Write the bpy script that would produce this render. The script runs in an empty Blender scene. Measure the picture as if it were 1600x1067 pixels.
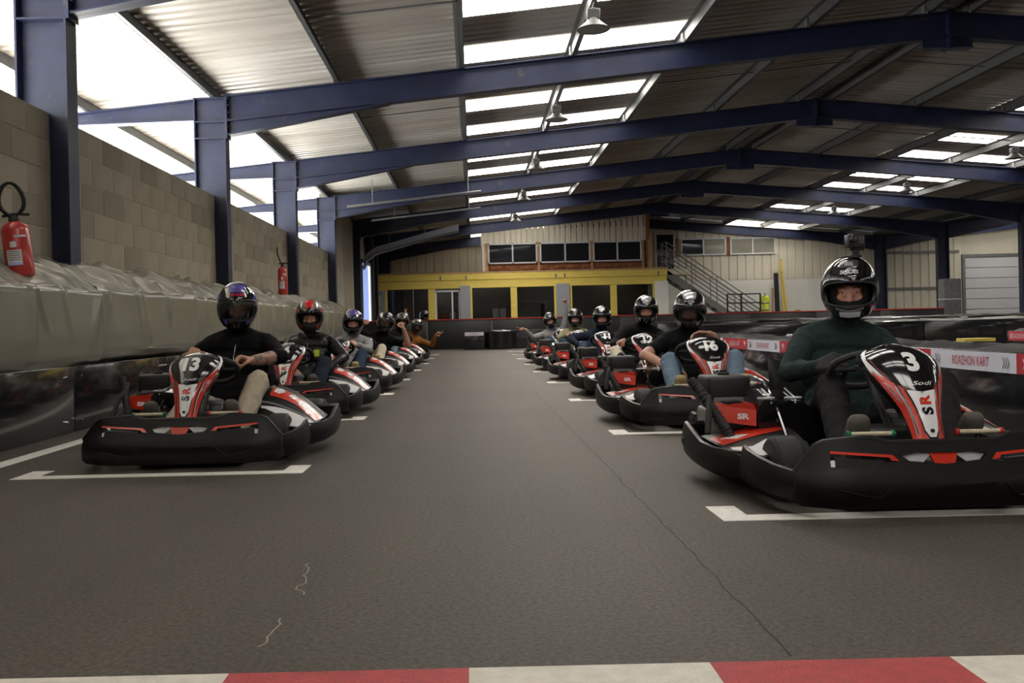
import bpy, bmesh, math, random
import numpy as np
from mathutils import Vector, Matrix, noise

# ------------------------------------------------------------------ camera, world, exposure
SC = bpy.context.scene
COL = SC.collection
SC.view_settings.view_transform = 'Standard'
SC.view_settings.look = 'None'
SC.view_settings.gamma = 1.0
SC.view_settings.use_curve_mapping = False
SC.view_settings.exposure = 0.0

FPX = 1400.0            # focal length in pixels of the 1600 px wide frame
CAM_H = 0.72
ROLL = -0.0235
cam_data = bpy.data.cameras.new('camera')
cam = bpy.data.objects.new('camera', cam_data)
COL.objects.link(cam)
cam_data.sensor_width = 36.0
cam_data.lens = FPX / 1600 * 36
cam_data.shift_x = (800 - 740) / 1600
cam_data.shift_y = -(533.5 - 507) / 1600
cam_data.clip_start = 0.05
cam_data.clip_end = 300
cam.matrix_world = Matrix.Translation((0, 0, CAM_H)) @ Matrix.Rotation(math.radians(90), 4, 'X') @ Matrix.Rotation(ROLL, 4, 'Z')
SC.camera = cam

SKY_STRENGTH = 7.0      # overcast daylight outside
SKYLIGHT = 6.8          # translucent roof panes glowing with that daylight
world = bpy.data.worlds.new('overcast_sky')
SC.world = world
world.use_nodes = True
_bg = world.node_tree.nodes['Background']
_bg.inputs[0].default_value = (0.78, 0.88, 1.0, 1)
_bg.inputs[1].default_value = SKY_STRENGTH
sun_data = bpy.data.lights.new('sun', 'SUN')            # hazy sun on the pale yard beside the hall
sun_data.energy = 38.0; sun_data.angle = math.radians(8); sun_data.color = (1.0, 0.96, 0.9)
sun = bpy.data.objects.new('sun', sun_data); COL.objects.link(sun)
sun.rotation_euler = (math.radians(-12), math.radians(-38), 0)
SC.cycles.max_bounces = 8
SC.cycles.diffuse_bounces = 4
SC.cycles.glossy_bounces = 3
SC.cycles.transmission_bounces = 4
SC.cycles.transparent_max_bounces = 8
SC.cycles.sample_clamp_indirect = 20
SC.cycles.caustics_reflective = False
SC.cycles.caustics_refractive = False

R = math.radians
rnd = random.Random(7)

# ------------------------------------------------------------------ tagging helpers
def tag(o, label=None, cat=None, group=None, kind=None):
    if label: o['label'] = label
    if cat: o['category'] = cat
    if group: o['group'] = group
    if kind: o['kind'] = kind
    return o

def empty(name, loc=(0, 0, 0), rz=0.0, parent=None):
    o = bpy.data.objects.new(name, None)
    o.empty_display_size = 0.1
    COL.objects.link(o)
    o.location = loc
    o.rotation_euler = (0, 0, rz)
    if parent: o.parent = parent
    return o

def copy_tree(o, parent=None):
    c = o.copy()
    COL.objects.link(c)
    c.parent = parent
    for ch in list(o.children):
        copy_tree(ch, c)
    return c

# ------------------------------------------------------------------ materials
MATS = {}
def mat(name, col, rough=0.6, metal=0.0, var=0.0, vscale=8.0, bump=0.0, bscale=60.0, coat=0.0, spec=None, emit=0.0, stretch=None, wear=None):
    """procedural principled material: colour varied by noise, fine bump"""
    if name in MATS: return MATS[name]
    m = bpy.data.materials.new(name)
    m.use_nodes = True
    nt = m.node_tree
    b = nt.nodes['Principled BSDF']
    c4 = (col[0], col[1], col[2], 1)
    b.inputs['Base Color'].default_value = c4
    b.inputs['Roughness'].default_value = rough
    b.inputs['Metallic'].default_value = metal
    if coat: 
        b.inputs['Coat Weight'].default_value = coat
        b.inputs['Coat Roughness'].default_value = 0.06
    if spec is not None: b.inputs['Specular IOR Level'].default_value = spec
    if emit:
        b.inputs['Emission Color'].default_value = c4
        b.inputs['Emission Strength'].default_value = emit
    tc = None
    def coords(scale):
        nonlocal tc
        if tc is None: tc = nt.nodes.new('ShaderNodeTexCoord')
        mp = nt.nodes.new('ShaderNodeMapping')
        s = stretch or (1, 1, 1)
        mp.inputs['Scale'].default_value = (s[0], s[1], s[2])
        nt.links.new(tc.outputs['Object'], mp.inputs[0])
        n = nt.nodes.new('ShaderNodeTexNoise')
        n.inputs['Scale'].default_value = scale
        n.inputs['Detail'].default_value = 5
        nt.links.new(mp.outputs[0], n.inputs['Vector'])
        return n
    if var:
        n = coords(vscale)
        r = nt.nodes.new('ShaderNodeValToRGB')
        r.color_ramp.elements[0].position = 0.3
        r.color_ramp.elements[1].position = 0.72
        r.color_ramp.elements[0].color = tuple(max(0, x * (1 - var)) for x in col) + (1,)
        r.color_ramp.elements[1].color = tuple(min(1, x * (1 + var)) for x in col) + (1,)
        nt.links.new(n.outputs['Fac'], r.inputs[0])
        src = r.outputs[0]
        if wear:
            wc, wscale, wlo, whi = wear
            n2 = coords(wscale)
            r2 = nt.nodes.new('ShaderNodeValToRGB')
            r2.color_ramp.elements[0].position = wlo
            r2.color_ramp.elements[1].position = whi
            mx = nt.nodes.new('ShaderNodeMix'); mx.data_type = 'RGBA'
            nt.links.new(n2.outputs['Fac'], r2.inputs[0])
            nt.links.new(r2.outputs[0], mx.inputs[0])
            nt.links.new(src, mx.inputs[6])
            mx.inputs[7].default_value = tuple(wc) + (1,)
            src = mx.outputs[2]
        nt.links.new(src, b.inputs['Base Color'])
    if bump:
        n = coords(bscale)
        bp = nt.nodes.new('ShaderNodeBump')
        bp.inputs['Strength'].default_value = bump
        bp.inputs['Distance'].default_value = 0.01
        nt.links.new(n.outputs['Fac'], bp.inputs['Height'])
        nt.links.new(bp.outputs[0], b.inputs['Normal'])
    MATS[name] = m
    return m

def glass_mat(name, tint, gloss_rough=0.03, lo=0.08):
    if name in MATS: return MATS[name]
    m = bpy.data.materials.new(name); m.use_nodes = True
    nt = m.node_tree; nt.nodes.clear()
    out = nt.nodes.new('ShaderNodeOutputMaterial')
    tr = nt.nodes.new('ShaderNodeBsdfTransparent'); tr.inputs[0].default_value = tuple(tint) + (1,)
    gl = nt.nodes.new('ShaderNodeBsdfGlossy'); gl.inputs['Roughness'].default_value = gloss_rough
    fr = nt.nodes.new('ShaderNodeFresnel'); fr.inputs[0].default_value = 1.5
    ma = nt.nodes.new('ShaderNodeMath'); ma.operation = 'ADD'; ma.inputs[1].default_value = lo
    mx = nt.nodes.new('ShaderNodeMixShader')
    nt.links.new(fr.outputs[0], ma.inputs[0]); nt.links.new(ma.outputs[0], mx.inputs[0])
    nt.links.new(tr.outputs[0], mx.inputs[1]); nt.links.new(gl.outputs[0], mx.inputs[2])
    nt.links.new(mx.outputs[0], out.inputs[0])
    MATS[name] = m
    return m

def asphalt_mat():
    m = bpy.data.materials.new('asphalt'); m.use_nodes = True
    nt = m.node_tree; b = nt.nodes['Principled BSDF']
    tc = nt.nodes.new('ShaderNodeTexCoord')
    def nz(scale, detail=4):
        n = nt.nodes.new('ShaderNodeTexNoise'); n.inputs['Scale'].default_value = scale; n.inputs['Detail'].default_value = detail
        nt.links.new(tc.outputs['Object'], n.inputs['Vector']); return n
    def ramp(src, p0, c0, p1, c1):
        r = nt.nodes.new('ShaderNodeValToRGB'); e = r.color_ramp.elements
        e[0].position, e[1].position = p0, p1; e[0].color = c0 + (1,); e[1].color = c1 + (1,)
        nt.links.new(src, r.inputs[0]); return r
    def mix(fac, a, bcol, mode='MIX'):
        x = nt.nodes.new('ShaderNodeMix'); x.data_type = 'RGBA'; x.blend_type = mode
        if isinstance(fac, float): x.inputs[0].default_value = fac
        else: nt.links.new(fac, x.inputs[0])
        for i, v in ((6, a), (7, bcol)):
            if isinstance(v, tuple): x.inputs[i].default_value = v
            else: nt.links.new(v, x.inputs[i])
        return x.outputs[2]
    big = ramp(nz(0.6).outputs['Fac'], 0.35, (0.058, 0.050, 0.042), 0.68, (0.073, 0.063, 0.053))
    fine = ramp(nz(75, 6).outputs['Fac'], 0.34, (0.55, 0.55, 0.55), 0.66, (1.38, 1.36, 1.33))
    c = mix(1.0, big.outputs[0], fine.outputs[0], 'MULTIPLY')
    # scattered pale specks
    v = nt.nodes.new('ShaderNodeTexVoronoi'); v.inputs['Scale'].default_value = 11.0
    nt.links.new(tc.outputs['Object'], v.inputs['Vector'])
    sp = ramp(v.outputs['Distance'], 0.03, (1, 1, 1), 0.065, (0, 0, 0))
    gate = ramp(nz(3.0).outputs['Fac'], 0.47, (0, 0, 0), 0.56, (1, 1, 1))
    spk = mix(1.0, sp.outputs[0], gate.outputs[0], 'MULTIPLY')
    c = mix(spk, c, (0.22, 0.2, 0.18, 1))
    # worn tyre-rubber darkening streaks along the lane
    mp = nt.nodes.new('ShaderNodeMapping'); mp.inputs['Scale'].default_value = (3.0, 0.12, 1)
    nt.links.new(tc.outputs['Object'], mp.inputs[0])
    n3 = nt.nodes.new('ShaderNodeTexNoise'); n3.inputs['Scale'].default_value = 1.0
    nt.links.new(mp.outputs[0], n3.inputs['Vector'])
    st = ramp(n3.outputs['Fac'], 0.35, (0.86, 0.86, 0.86), 0.7, (1.06, 1.06, 1.06))
    c = mix(1.0, c, st.outputs[0], 'MULTIPLY')
    nt.links.new(c, b.inputs['Base Color'])
    b.inputs['Roughness'].default_value = 0.62
    b.inputs['Specular IOR Level'].default_value = 0.35
    bp = nt.nodes.new('ShaderNodeBump'); bp.inputs['Strength'].default_value = 0.5; bp.inputs['Distance'].default_value = 0.004
    nt.links.new(nz(160, 3).outputs['Fac'], bp.inputs['Height']); nt.links.new(bp.outputs[0], b.inputs['Normal'])
    MATS['asphalt'] = m
    return m
asphalt_mat()

M = lambda n: MATS[n]
mat('white_paint', (0.72, 0.70, 0.66), 0.6, var=0.10, vscale=30, bump=0.3, bscale=150)
mat('kerb_red', (0.38, 0.035, 0.04), 0.6, var=0.16, vscale=25, bump=0.4, bscale=150)
mat('kerb_white', (0.62, 0.59, 0.52), 0.6, var=0.10, vscale=25, bump=0.4, bscale=150)
mat('block', (0.32, 0.283, 0.22), 0.9, var=0.14, vscale=3, bump=0.6, bscale=90)
mat('block_dark', (0.25, 0.22, 0.17), 0.9, var=0.14, vscale=3, bump=0.6, bscale=90)
mat('block_pale', (0.34, 0.305, 0.24), 0.9, var=0.14, vscale=3, bump=0.6, bscale=90)
mat('mortar', (0.46, 0.415, 0.33), 0.95, var=0.1, vscale=5, bump=0.4, bscale=120)
mat('steel_blue', (0.014, 0.020, 0.056), 0.40, var=0.25, vscale=4, wear=((0.09, 0.06, 0.05), 6, 0.62, 0.78))
mat('galv', (0.22, 0.22, 0.215), 0.5, metal=0.5, var=0.15, vscale=6)
mat('purlin_mid', (0.13, 0.13, 0.128), 0.5, metal=0.3, var=0.15, vscale=6)
mat('purlin_dark', (0.09, 0.095, 0.10), 0.5, metal=0.3, var=0.15, vscale=6)
mat('roof_sheet', (0.56, 0.525, 0.475), 0.40, metal=0.0, var=0.14, vscale=1.2, stretch=(0.4, 3, 1))
mat('roof_sheet_b', (0.50, 0.46, 0.41), 0.40, metal=0.0, var=0.14, vscale=1.2, stretch=(0.4, 3, 1))
mat('concrete', (0.36, 0.34, 0.29), 0.9, var=0.12, vscale=3, bump=0.3, bscale=60)
mat('pale_ground', (0.66, 0.65, 0.62), 0.9, var=0.1, vscale=2)
mat('cladding', (0.76, 0.70, 0.56), 0.55, var=0.06, vscale=2)
mat('cladding_b', (0.64, 0.59, 0.47), 0.55, var=0.06, vscale=2)
mat('white_wall', (0.80, 0.78, 0.72), 0.8, var=0.05, vscale=2)
mat('tarp', (0.24, 0.23, 0.187), 0.18, var=0.06, vscale=2, bump=0.04, bscale=9, spec=0.5)
mat('black_gloss', (0.012, 0.012, 0.013), 0.16, var=0.3, vscale=4, bump=0.08, bscale=5, coat=0.4)
mat('black_sheet', (0.022, 0.021, 0.020), 0.5, var=0.3, vscale=5, bump=0.5, bscale=8)
mat('black_matt', (0.012, 0.012, 0.012), 0.7)
mat('kart_black', (0.0045, 0.0043, 0.0042), 0.40, var=0.35, vscale=14, bump=0.12, bscale=220, spec=0.28)
mat('kart_dark', (0.008, 0.008, 0.008), 0.5, var=0.2, vscale=20)
mat('kart_gloss', (0.008, 0.008, 0.009), 0.12, coat=0.6)
mat('kart_red', (0.55, 0.030, 0.012), 0.28, coat=0.5, var=0.06, vscale=12)
mat('kart_white', (0.72, 0.72, 0.73), 0.3, coat=0.4)
mat('steel_dark', (0.12, 0.12, 0.12), 0.3, metal=0.9)
mat('kart_grey', (0.16, 0.16, 0.165), 0.35, coat=0.3, var=0.1)
mat('kart_maroon', (0.16, 0.02, 0.03), 0.3, coat=0.4)
mat('chrome', (0.55, 0.55, 0.56), 0.18, metal=1.0)
mat('rubber', (0.010, 0.010, 0.010), 0.7, var=0.2, vscale=30)
mat('cream_roll', (0.52, 0.45, 0.33), 0.5, var=0.15, vscale=60)
mat('green_plastic', (0.0, 0.16, 0.06), 0.4)
mat('red_plastic', (0.45, 0.02, 0.02), 0.4)
mat('extinguisher_red', (0.42, 0.020, 0.015), 0.28, coat=0.4)
mat('banner_red', (0.50, 0.03, 0.045), 0.4)
mat('banner_white', (0.66, 0.66, 0.74), 0.4)
mat('barrier_red', (0.42, 0.028, 0.02), 0.45)
mat('yellow_wood', (0.76, 0.58, 0.115), 0.55, var=0.10, vscale=3, stretch=(1, 1, 6))
mat('wood', (0.42, 0.26, 0.12), 0.6, var=0.2, vscale=4)
mat('wood_red', (0.24, 0.085, 0.03), 0.7, var=0.3, vscale=8)
mat('pvc_white', (0.66, 0.66, 0.68), 0.4)
mat('dark_interior', (0.07, 0.068, 0.066), 0.6, var=0.4, vscale=1.5)
mat('grey_panel', (0.30, 0.31, 0.34), 0.5, var=0.05)
mat('dark_pane', (0.02, 0.021, 0.024), 0.06, spec=0.7)
mat('pale_pane', (0.30, 0.28, 0.23), 0.08, spec=0.7, var=0.15, vscale=2)
mat('stair_steel', (0.20, 0.20, 0.19), 0.5, metal=0.4)
mat('hivis', (0.55, 0.62, 0.05), 0.6, var=0.3, vscale=14)
mat('blue_light', (0.40, 0.52, 0.95), 0.5)
mat('daylit_sheet', (0.30, 0.42, 0.85), 0.5, emit=0.85)  # glows by itself in place of daylight through the side door
mat('daylit_gap', (0.85, 0.92, 1.0), 0.5, emit=1.3)  # emission imitates the bright daylight strip beside the door sheet
mat('grey_box', (0.18, 0.18, 0.18), 0.3, var=0.2, bump=0.4, bscale=10)
mat('lamp_lens', (1.0, 0.92, 0.78), 0.4, emit=3.0)
mat('bottle_orange', (0.6, 0.16, 0.03), 0.2)
mat('paper', (0.66, 0.66, 0.68), 0.7)
mat('poster_pale', (0.50, 0.49, 0.38), 0.6)
mat('black_barrier', (0.012, 0.012, 0.013), 0.42, var=0.3, vscale=3)
mat('ink', (0.02, 0.02, 0.02), 0.6)
mat('yellow_print', (0.62, 0.58, 0.06), 0.5)
glass_mat('glass_dark', (0.62, 0.63, 0.64), 0.02, -0.025)
glass_mat('glass_clear', (0.75, 0.78, 0.8))

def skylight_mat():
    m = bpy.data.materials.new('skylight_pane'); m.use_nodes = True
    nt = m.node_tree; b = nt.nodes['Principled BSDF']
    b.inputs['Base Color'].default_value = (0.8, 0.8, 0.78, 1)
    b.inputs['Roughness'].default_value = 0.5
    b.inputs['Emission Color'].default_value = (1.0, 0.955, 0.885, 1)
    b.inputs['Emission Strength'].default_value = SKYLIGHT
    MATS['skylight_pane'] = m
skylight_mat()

# ------------------------------------------------------------------ mesh builder
class MB:
    def __init__(s): s.v = []; s.f = []; s.mi = []; s.sm = []
    def add(s, vs, fs, mi=0, smooth=False):
        o = len(s.v); s.v += [tuple(p) for p in vs]
        for f in fs:
            s.f.append(tuple(i + o for i in f)); s.mi.append(mi); s.sm.append(smooth)
        return s
    def box(s, x0, x1, y0, y1, z0, z1, mi=0, mtx=None):
        vs = [Vector((x, y, z)) for z in (z0, z1) for y in (y0, y1) for x in (x0, x1)]
        if mtx is not None: vs = [mtx @ v for v in vs]
        return s.add(vs, [(0, 2, 3, 1), (4, 5, 7, 6), (0, 1, 5, 4), (2, 6, 7, 3), (0, 4, 6, 2), (1, 3, 7, 5)], mi)
    def rbox(s, x0, x1, y0, y1, z0, z1, r=0.01, mi=0, mtx=None, seg=3):
        bm = bmesh.new(); bmesh.ops.create_cube(bm, size=1)
        for v in bm.verts: v.co = Vector(((x0 + x1) / 2 + v.co.x * (x1 - x0), (y0 + y1) / 2 + v.co.y * (y1 - y0), (z0 + z1) / 2 + v.co.z * (z1 - z0)))
        bmesh.ops.bevel(bm, geom=list(bm.edges), offset=r, segments=seg, affect='EDGES', profile=0.5)
        return s.bm(bm, mi, mtx)
    def bm(s, bm, mi=0, mtx=None, smooth=True):
        bm.verts.index_update()
        s.add([(mtx @ v.co) if mtx is not None else v.co.copy() for v in bm.verts], [tuple(v.index for v in f.verts) for f in bm.faces], mi, smooth)
        bm.free(); return s
    def hexa(s, p8, mi=0):
        return s.add(p8, [(0, 2, 3, 1), (4, 5, 7, 6), (0, 1, 5, 4), (2, 6, 7, 3), (0, 4, 6, 2), (1, 3, 7, 5)], mi)
    def tube(s, pts, r, n=8, mi=0, caps=True, closed=False):
        pts = [Vector(p) for p in pts]; k = len(pts); vs = []; up = None
        rr = r if isinstance(r, (list, tuple)) else [r] * k
        for i, p in enumerate(pts):
            a = pts[i - 1] if (i or closed) else p
            b = pts[(i + 1) % k] if (i < k - 1 or closed) else p
            t = (b - a).normalized()
            if up is None: up = Vector((0, 0, 1)) if abs(t.z) < 0.9 else Vector((1, 0, 0))
            x = t.cross(up).normalized(); up = x.cross(t).normalized()
            for j in range(n):
                an = 2 * math.pi * j / n
                vs.append(p + (x * math.cos(an) + up * math.sin(an)) * rr[i])
        fs = []
        for i in range(k if closed else k - 1):
            i2 = (i + 1) % k
            for j in range(n):
                fs.append((i * n + j, i * n + (j + 1) % n, i2 * n + (j + 1) % n, i2 * n + j))
        if caps and not closed:
            fs.append(tuple(range(n - 1, -1, -1))); fs.append(tuple((k - 1) * n + j for j in range(n)))
        return s.add(vs, fs, mi, True)
    def lathe(s, prof, origin=(0, 0, 0), axis='Z', n=16, mi=0):
        """prof: list of (r, h)"""
        o = Vector(origin); vs = []
        for r, h in prof:
            for j in range(n):
                a = 2 * math.pi * j / n; c, d = r * math.cos(a), r * math.sin(a)
                vs.append(o + (Vector((c, d, h)) if axis == 'Z' else Vector((h, c, d)) if axis == 'X' else Vector((d, h, c))))
        fs = []
        for i in range(len(prof) - 1):
            for j in range(n): fs.append((i * n + j, i * n + (j + 1) % n, (i + 1) * n + (j + 1) % n, (i + 1) * n + j))
        if prof[0][0] > 1e-6: fs.append(tuple(range(n - 1, -1, -1)))
        if prof[-1][0] > 1e-6: fs.append(tuple((len(prof) - 1) * n + j for j in range(n)))
        return s.add(vs, fs, mi, True)
    def prism(s, poly, a, b, fn=None, mi=0):
        """poly (p,q) extruded from a to b; fn(p,q,h)->xyz"""
        fn = fn or (lambda p, q, h: (p, h, q)); n = len(poly)
        vs = [fn(p, q, a) for p, q in poly] + [fn(p, q, b) for p, q in poly]
        fs = [tuple(range(n - 1, -1, -1)), tuple(range(n, 2 * n))] + [(i, (i + 1) % n, n + (i + 1) % n, n + i) for i in range(n)]
        return s.add(vs, fs, mi)
    def grid(s, fn, nu, nv, mi=0, smooth=True, closed_u=False):
        vs = [fn(i / nu, j / nv) for j in range(nv + 1) for i in range(nu + (0 if closed_u else 1))]
        w = nu if closed_u else nu + 1
        fs = [(j * w + i, j * w + (i + 1) % w, (j + 1) * w + (i + 1) % w, (j + 1) * w + i) for j in range(nv) for i in range(nu)]
        return s.add(vs, fs, mi, smooth)
    def sweep(s, path, prof, mi=0):
        """path: list of (x,y,ztop,zbot); prof: closed list of (outward offset, z fraction)"""
        k = len(path); n = len(prof); vs = []
        for i, (x, y, zt, zb) in enumerate(path):
            a = path[max(0, i - 1)]; b = path[min(k - 1, i + 1)]
            t = Vector((b[0] - a[0], b[1] - a[1], 0)).normalized(); o = Vector((t.y, -t.x, 0))
            for off, q in prof: vs.append(Vector((x, y, zb + (zt - zb) * q)) + o * off)
        fs = [(i * n + j, i * n + (j + 1) % n, (i + 1) * n + (j + 1) % n, (i + 1) * n + j) for i in range(k - 1) for j in range(n)]
        fs += [tuple(range(n - 1, -1, -1)), tuple((k - 1) * n + j for j in range(n))]
        return s.add(vs, fs, mi, True)
    def mesh(s, name, mats):
        me = bpy.data.meshes.new(name)
        me.from_pydata(s.v, [], s.f)
        for m in (mats if isinstance(mats, (list, tuple)) else [mats]):
            me.materials.append(MATS[m] if isinstance(m, str) else m)
        if s.f:
            me.polygons.foreach_set('material_index', s.mi)
            me.polygons.foreach_set('use_smooth', s.sm)
        me.update()
        bm = bmesh.new(); bm.from_mesh(me); bmesh.ops.recalc_face_normals(bm, faces=bm.faces); bm.to_mesh(me); bm.free()
        if any(s.sm): me.set_sharp_from_angle(angle=R(38))
        return me
    def build(s, name, mats, parent=None, loc=None):
        return link(name, s.mesh(name, mats), parent, loc)

def link(name, me, parent=None, loc=None, rz=None):
    o = bpy.data.objects.new(name, me); COL.objects.link(o)
    if parent: o.parent = parent
    if loc: o.location = loc
    if rz: o.rotation_euler = (0, 0, rz)
    return o

# temporary scene in which text, curves and remeshed bodies are evaluated
TMP = bpy.data.scenes.new('workbench')
def evaluate(o):
    TMP.collection.objects.link(o)
    vl = TMP.view_layers[0]; vl.update()
    dg = vl.depsgraph; dg.update()
    me = bpy.data.meshes.new_from_object(o.evaluated_get(dg), preserve_all_data_layers=False, depsgraph=dg)
    TMP.collection.objects.unlink(o)
    return me

_text = {}
def text_geo(body, bold=0.0, shear=0.0):
    """flat glyph triangles, centred, cap height 1"""
    key = (body, bold, shear)
    if key not in _text:
        cu = bpy.data.curves.new('glyphs', 'FONT'); cu.body = body; cu.size = 1.0; cu.offset = bold; cu.shear = shear
        cu.resolution_u = 4
        o = bpy.data.objects.new('glyphs', cu); me = evaluate(o)
        v = np.empty(len(me.vertices) * 3); me.vertices.foreach_get('co', v); v = v.reshape(-1, 3)[:, :2]
        f = [tuple(p.vertices) for p in me.polygons]
        lo, hi = v.min(0), v.max(0); h = hi[1] - lo[1]
        v = (v - (lo + hi) / 2) / h
        _text[key] = (v, f, (hi[0] - lo[0]) / h)
        bpy.data.objects.remove(o); bpy.data.meshes.remove(me)
    return _text[key]

def text_on(name, body, fn, m, parent, h, bold=0.03, shear=0.0, xs=1.0, thick=0.0, sub=0):
    """fn(a,b) -> xyz places the glyph plane; h = cap height"""
    v, f, w = text_geo(body, bold, shear)
    bm = bmesh.new()
    vv = [bm.verts.new((a * h * xs, b * h, 0)) for a, b in v]
    for q in f:
        try: bm.faces.new([vv[i] for i in q])
        except ValueError: pass
    if sub:
        for ax in (0, 1):
            ext = (w * h * xs if ax == 0 else h)
            for i in range(1, sub):
                co = [0, 0, 0]; co[ax] = -ext / 2 + ext * i / sub; no = [0, 0, 0]; no[ax] = 1
                bmesh.ops.bisect_plane(bm, geom=bm.verts[:] + bm.edges[:] + bm.faces[:], plane_co=co, plane_no=no)
    for p in bm.verts: p.co = Vector(fn(p.co.x, p.co.y))
    mb = MB(); mb.bm(bm, smooth=False)
    me = bpy.data.meshes.new(name); me.from_pydata(mb.v, [], mb.f); me.materials.append(MATS[m]); me.update()
    return link(name, me, parent)

def plane_fn(o, xd, yd):
    o, xd, yd = Vector(o), Vector(xd), Vector(yd)
    return lambda a, b: o + xd * a + yd * b

def decal_mesh(name, surf, poly, m, off=0.002, nu=8, nt=8):
    """2-D polygon in surface parameters laid onto surf(u,t)"""
    bm = bmesh.new()
    f = bm.faces.new([bm.verts.new((u, t, 0)) for u, t in poly])
    bmesh.ops.triangulate(bm, faces=[f])
    us = [p[0] for p in poly]; ts = [p[1] for p in poly]
    for ax, n, lo, hi in ((0, nu, min(us), max(us)), (1, nt, min(ts), max(ts))):
        for i in range(1, n):
            co = [0, 0, 0]; co[ax] = lo + (hi - lo) * i / n; no = [0, 0, 0]; no[ax] = 1
            bmesh.ops.bisect_plane(bm, geom=bm.verts[:] + bm.edges[:] + bm.faces[:], plane_co=co, plane_no=no)
    for v in bm.verts: v.co = on_surf(surf, v.co.x, v.co.y, off)
    mb = MB(); mb.bm(bm)
    me = bpy.data.meshes.new(name); me.from_pydata(mb.v, [], mb.f); me.materials.append(MATS[m])
    me.polygons.foreach_set('use_smooth', [True] * len(me.polygons)); me.update()
    return me

def on_surf(surf, u, t, off):
    e = 0.004
    p = Vector(surf(u, t))
    n = (Vector(surf(u + e, t)) - Vector(surf(u - e, t))).cross(Vector(surf(u, t + e)) - Vector(surf(u, t - e)))
    if n.length < 1e-9: n = Vector((0, -1, 0))
    return p + n.normalized() * off

def plate_with_holes(outline, holes, thick):
    """flat plate in (x,z) with real cut-outs -> bmesh (thickness along y)"""
    cu = bpy.data.curves.new('plate', 'CURVE'); cu.dimensions = '2D'; cu.fill_mode = 'BOTH'; cu.extrude = thick / 2
    for loop in [outline] + holes:
        sp = cu.splines.new('POLY'); sp.points.add(len(loop) - 1); sp.use_cyclic_u = True
        for p, (x, z) in zip(sp.points, loop): p.co = (x, z, 0, 1)
    o = bpy.data.objects.new('plate', cu); me = evaluate(o)
    bm = bmesh.new(); bm.from_mesh(me); bpy.data.objects.remove(o); bpy.data.meshes.remove(me)
    bmesh.ops.remove_doubles(bm, verts=bm.verts, dist=1e-5)
    for v in bm.verts: v.co = Vector((v.co.x, v.co.z, v.co.y))
    return bm

def lerp_tab(tab, x):
    if x <= tab[0][0]: return tab[0][1]
    for (a, b), (c, d) in zip(tab, tab[1:]):
        if x <= c:
            q = (x - a) / (c - a)
            return b + (d - b) * q
    return tab[-1][1]

def smooth_tab(tab, x):
    """Catmull-Rom through (x, value) rows"""
    n = len(tab)
    if x <= tab[0][0]: i = 0
    elif x >= tab[-1][0]: i = n - 2
    else: i = max(k for k in range(n - 1) if tab[k][0] <= x)
    x0, y0 = tab[i]; x1, y1 = tab[i + 1]; h = x1 - x0; q = (x - x0) / h
    if q < 0 or q > 1: return y0 + (y1 - y0) * q
    m0 = (y1 - tab[i - 1][1]) / (x1 - tab[i - 1][0]) if i > 0 else (y1 - y0) / h
    m1 = (tab[i + 2][1] - y0) / (tab[i + 2][0] - x0) if i < n - 2 else (y1 - y0) / h
    return (2*q**3 - 3*q*q + 1)*y0 + (q**3 - 2*q*q + q)*h*m0 + (-2*q**3 + 3*q*q)*y1 + (q**3 - q*q)*h*m1

def sstep(a, b, x):
    q = max(0, min(1, (x - a) / (b - a))); return q * q * (3 - 2 * q)

# ================================================================== THE HALL
RIDGE, COLX, VALLEY = 6.75, -3.40, 16.9
SLOPE = 0.0935
APEX = 4.0 + SLOPE * (RIDGE - COLX)
def zr(x):                                   # top of the rafters
    if x <= RIDGE: return 4.0 + SLOPE * (x - COLX)
    if x <= VALLEY: return APEX - SLOPE * (x - RIDGE)
    return zr(VALLEY) + SLOPE * (x - VALLEY)
FRAMES = [7.7 + 4.9 * k for k in range(-4, 7)]
Y0, Y1, XR = -14.5, 37.3, 27.5
WALLX = -3.6

# floor with its painted markings
mb = MB(); mb.box(WALLX - 0.2, XR, Y0, Y1, -0.2, 0)
floor = tag(mb.build('floor', 'asphalt'), kind='structure')
def paint(name, pts, m='white_paint', h=0.003):
    mb = MB(); mb.prism(pts, -0.01, h, fn=lambda p, q, z: (p, q, z)); return mb.build(name, m, floor)
def slot(sx, y):
    """grid box front line with its inner and outer corner ticks"""
    a, b = 0.87 * sx, 2.33 * sx
    paint('slot_line', [(a, y), (b, y), (b, y + 0.09), (a, y + 0.09)])
    for x in (a, b):
        x2 = x + 0.11 * (sx if x == a else -sx)
        paint('slot_line', [(x, y + 0.09), (x2, y + 0.09), (x2, y + 0.25), (x, y + 0.25)])
SLOT_R = [3.18 + 2.49 * k for k in range(9)]
SLOT_L = [4.46 + 2.49 * k for k in range(8)]
for y in SLOT_R: slot(1, y)
for y in SLOT_L: slot(-1, y)
paint('edge_line', [(-2.70, -2), (-2.59, -2), (-2.59, 26), (-2.70, 26)])
for k in range(-6, 7):                       # red and white kerb stripe across the lane
    x = -0.026 + 0.5 * k
    sk = 0.0
    paint('kerb_stripe', [(x, 1.50), (x + 0.5, 1.50), (x + 0.5, 1.865), (x, 1.865)], 'kerb_red' if k % 2 else 'kerb_white', 0.006)
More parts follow.
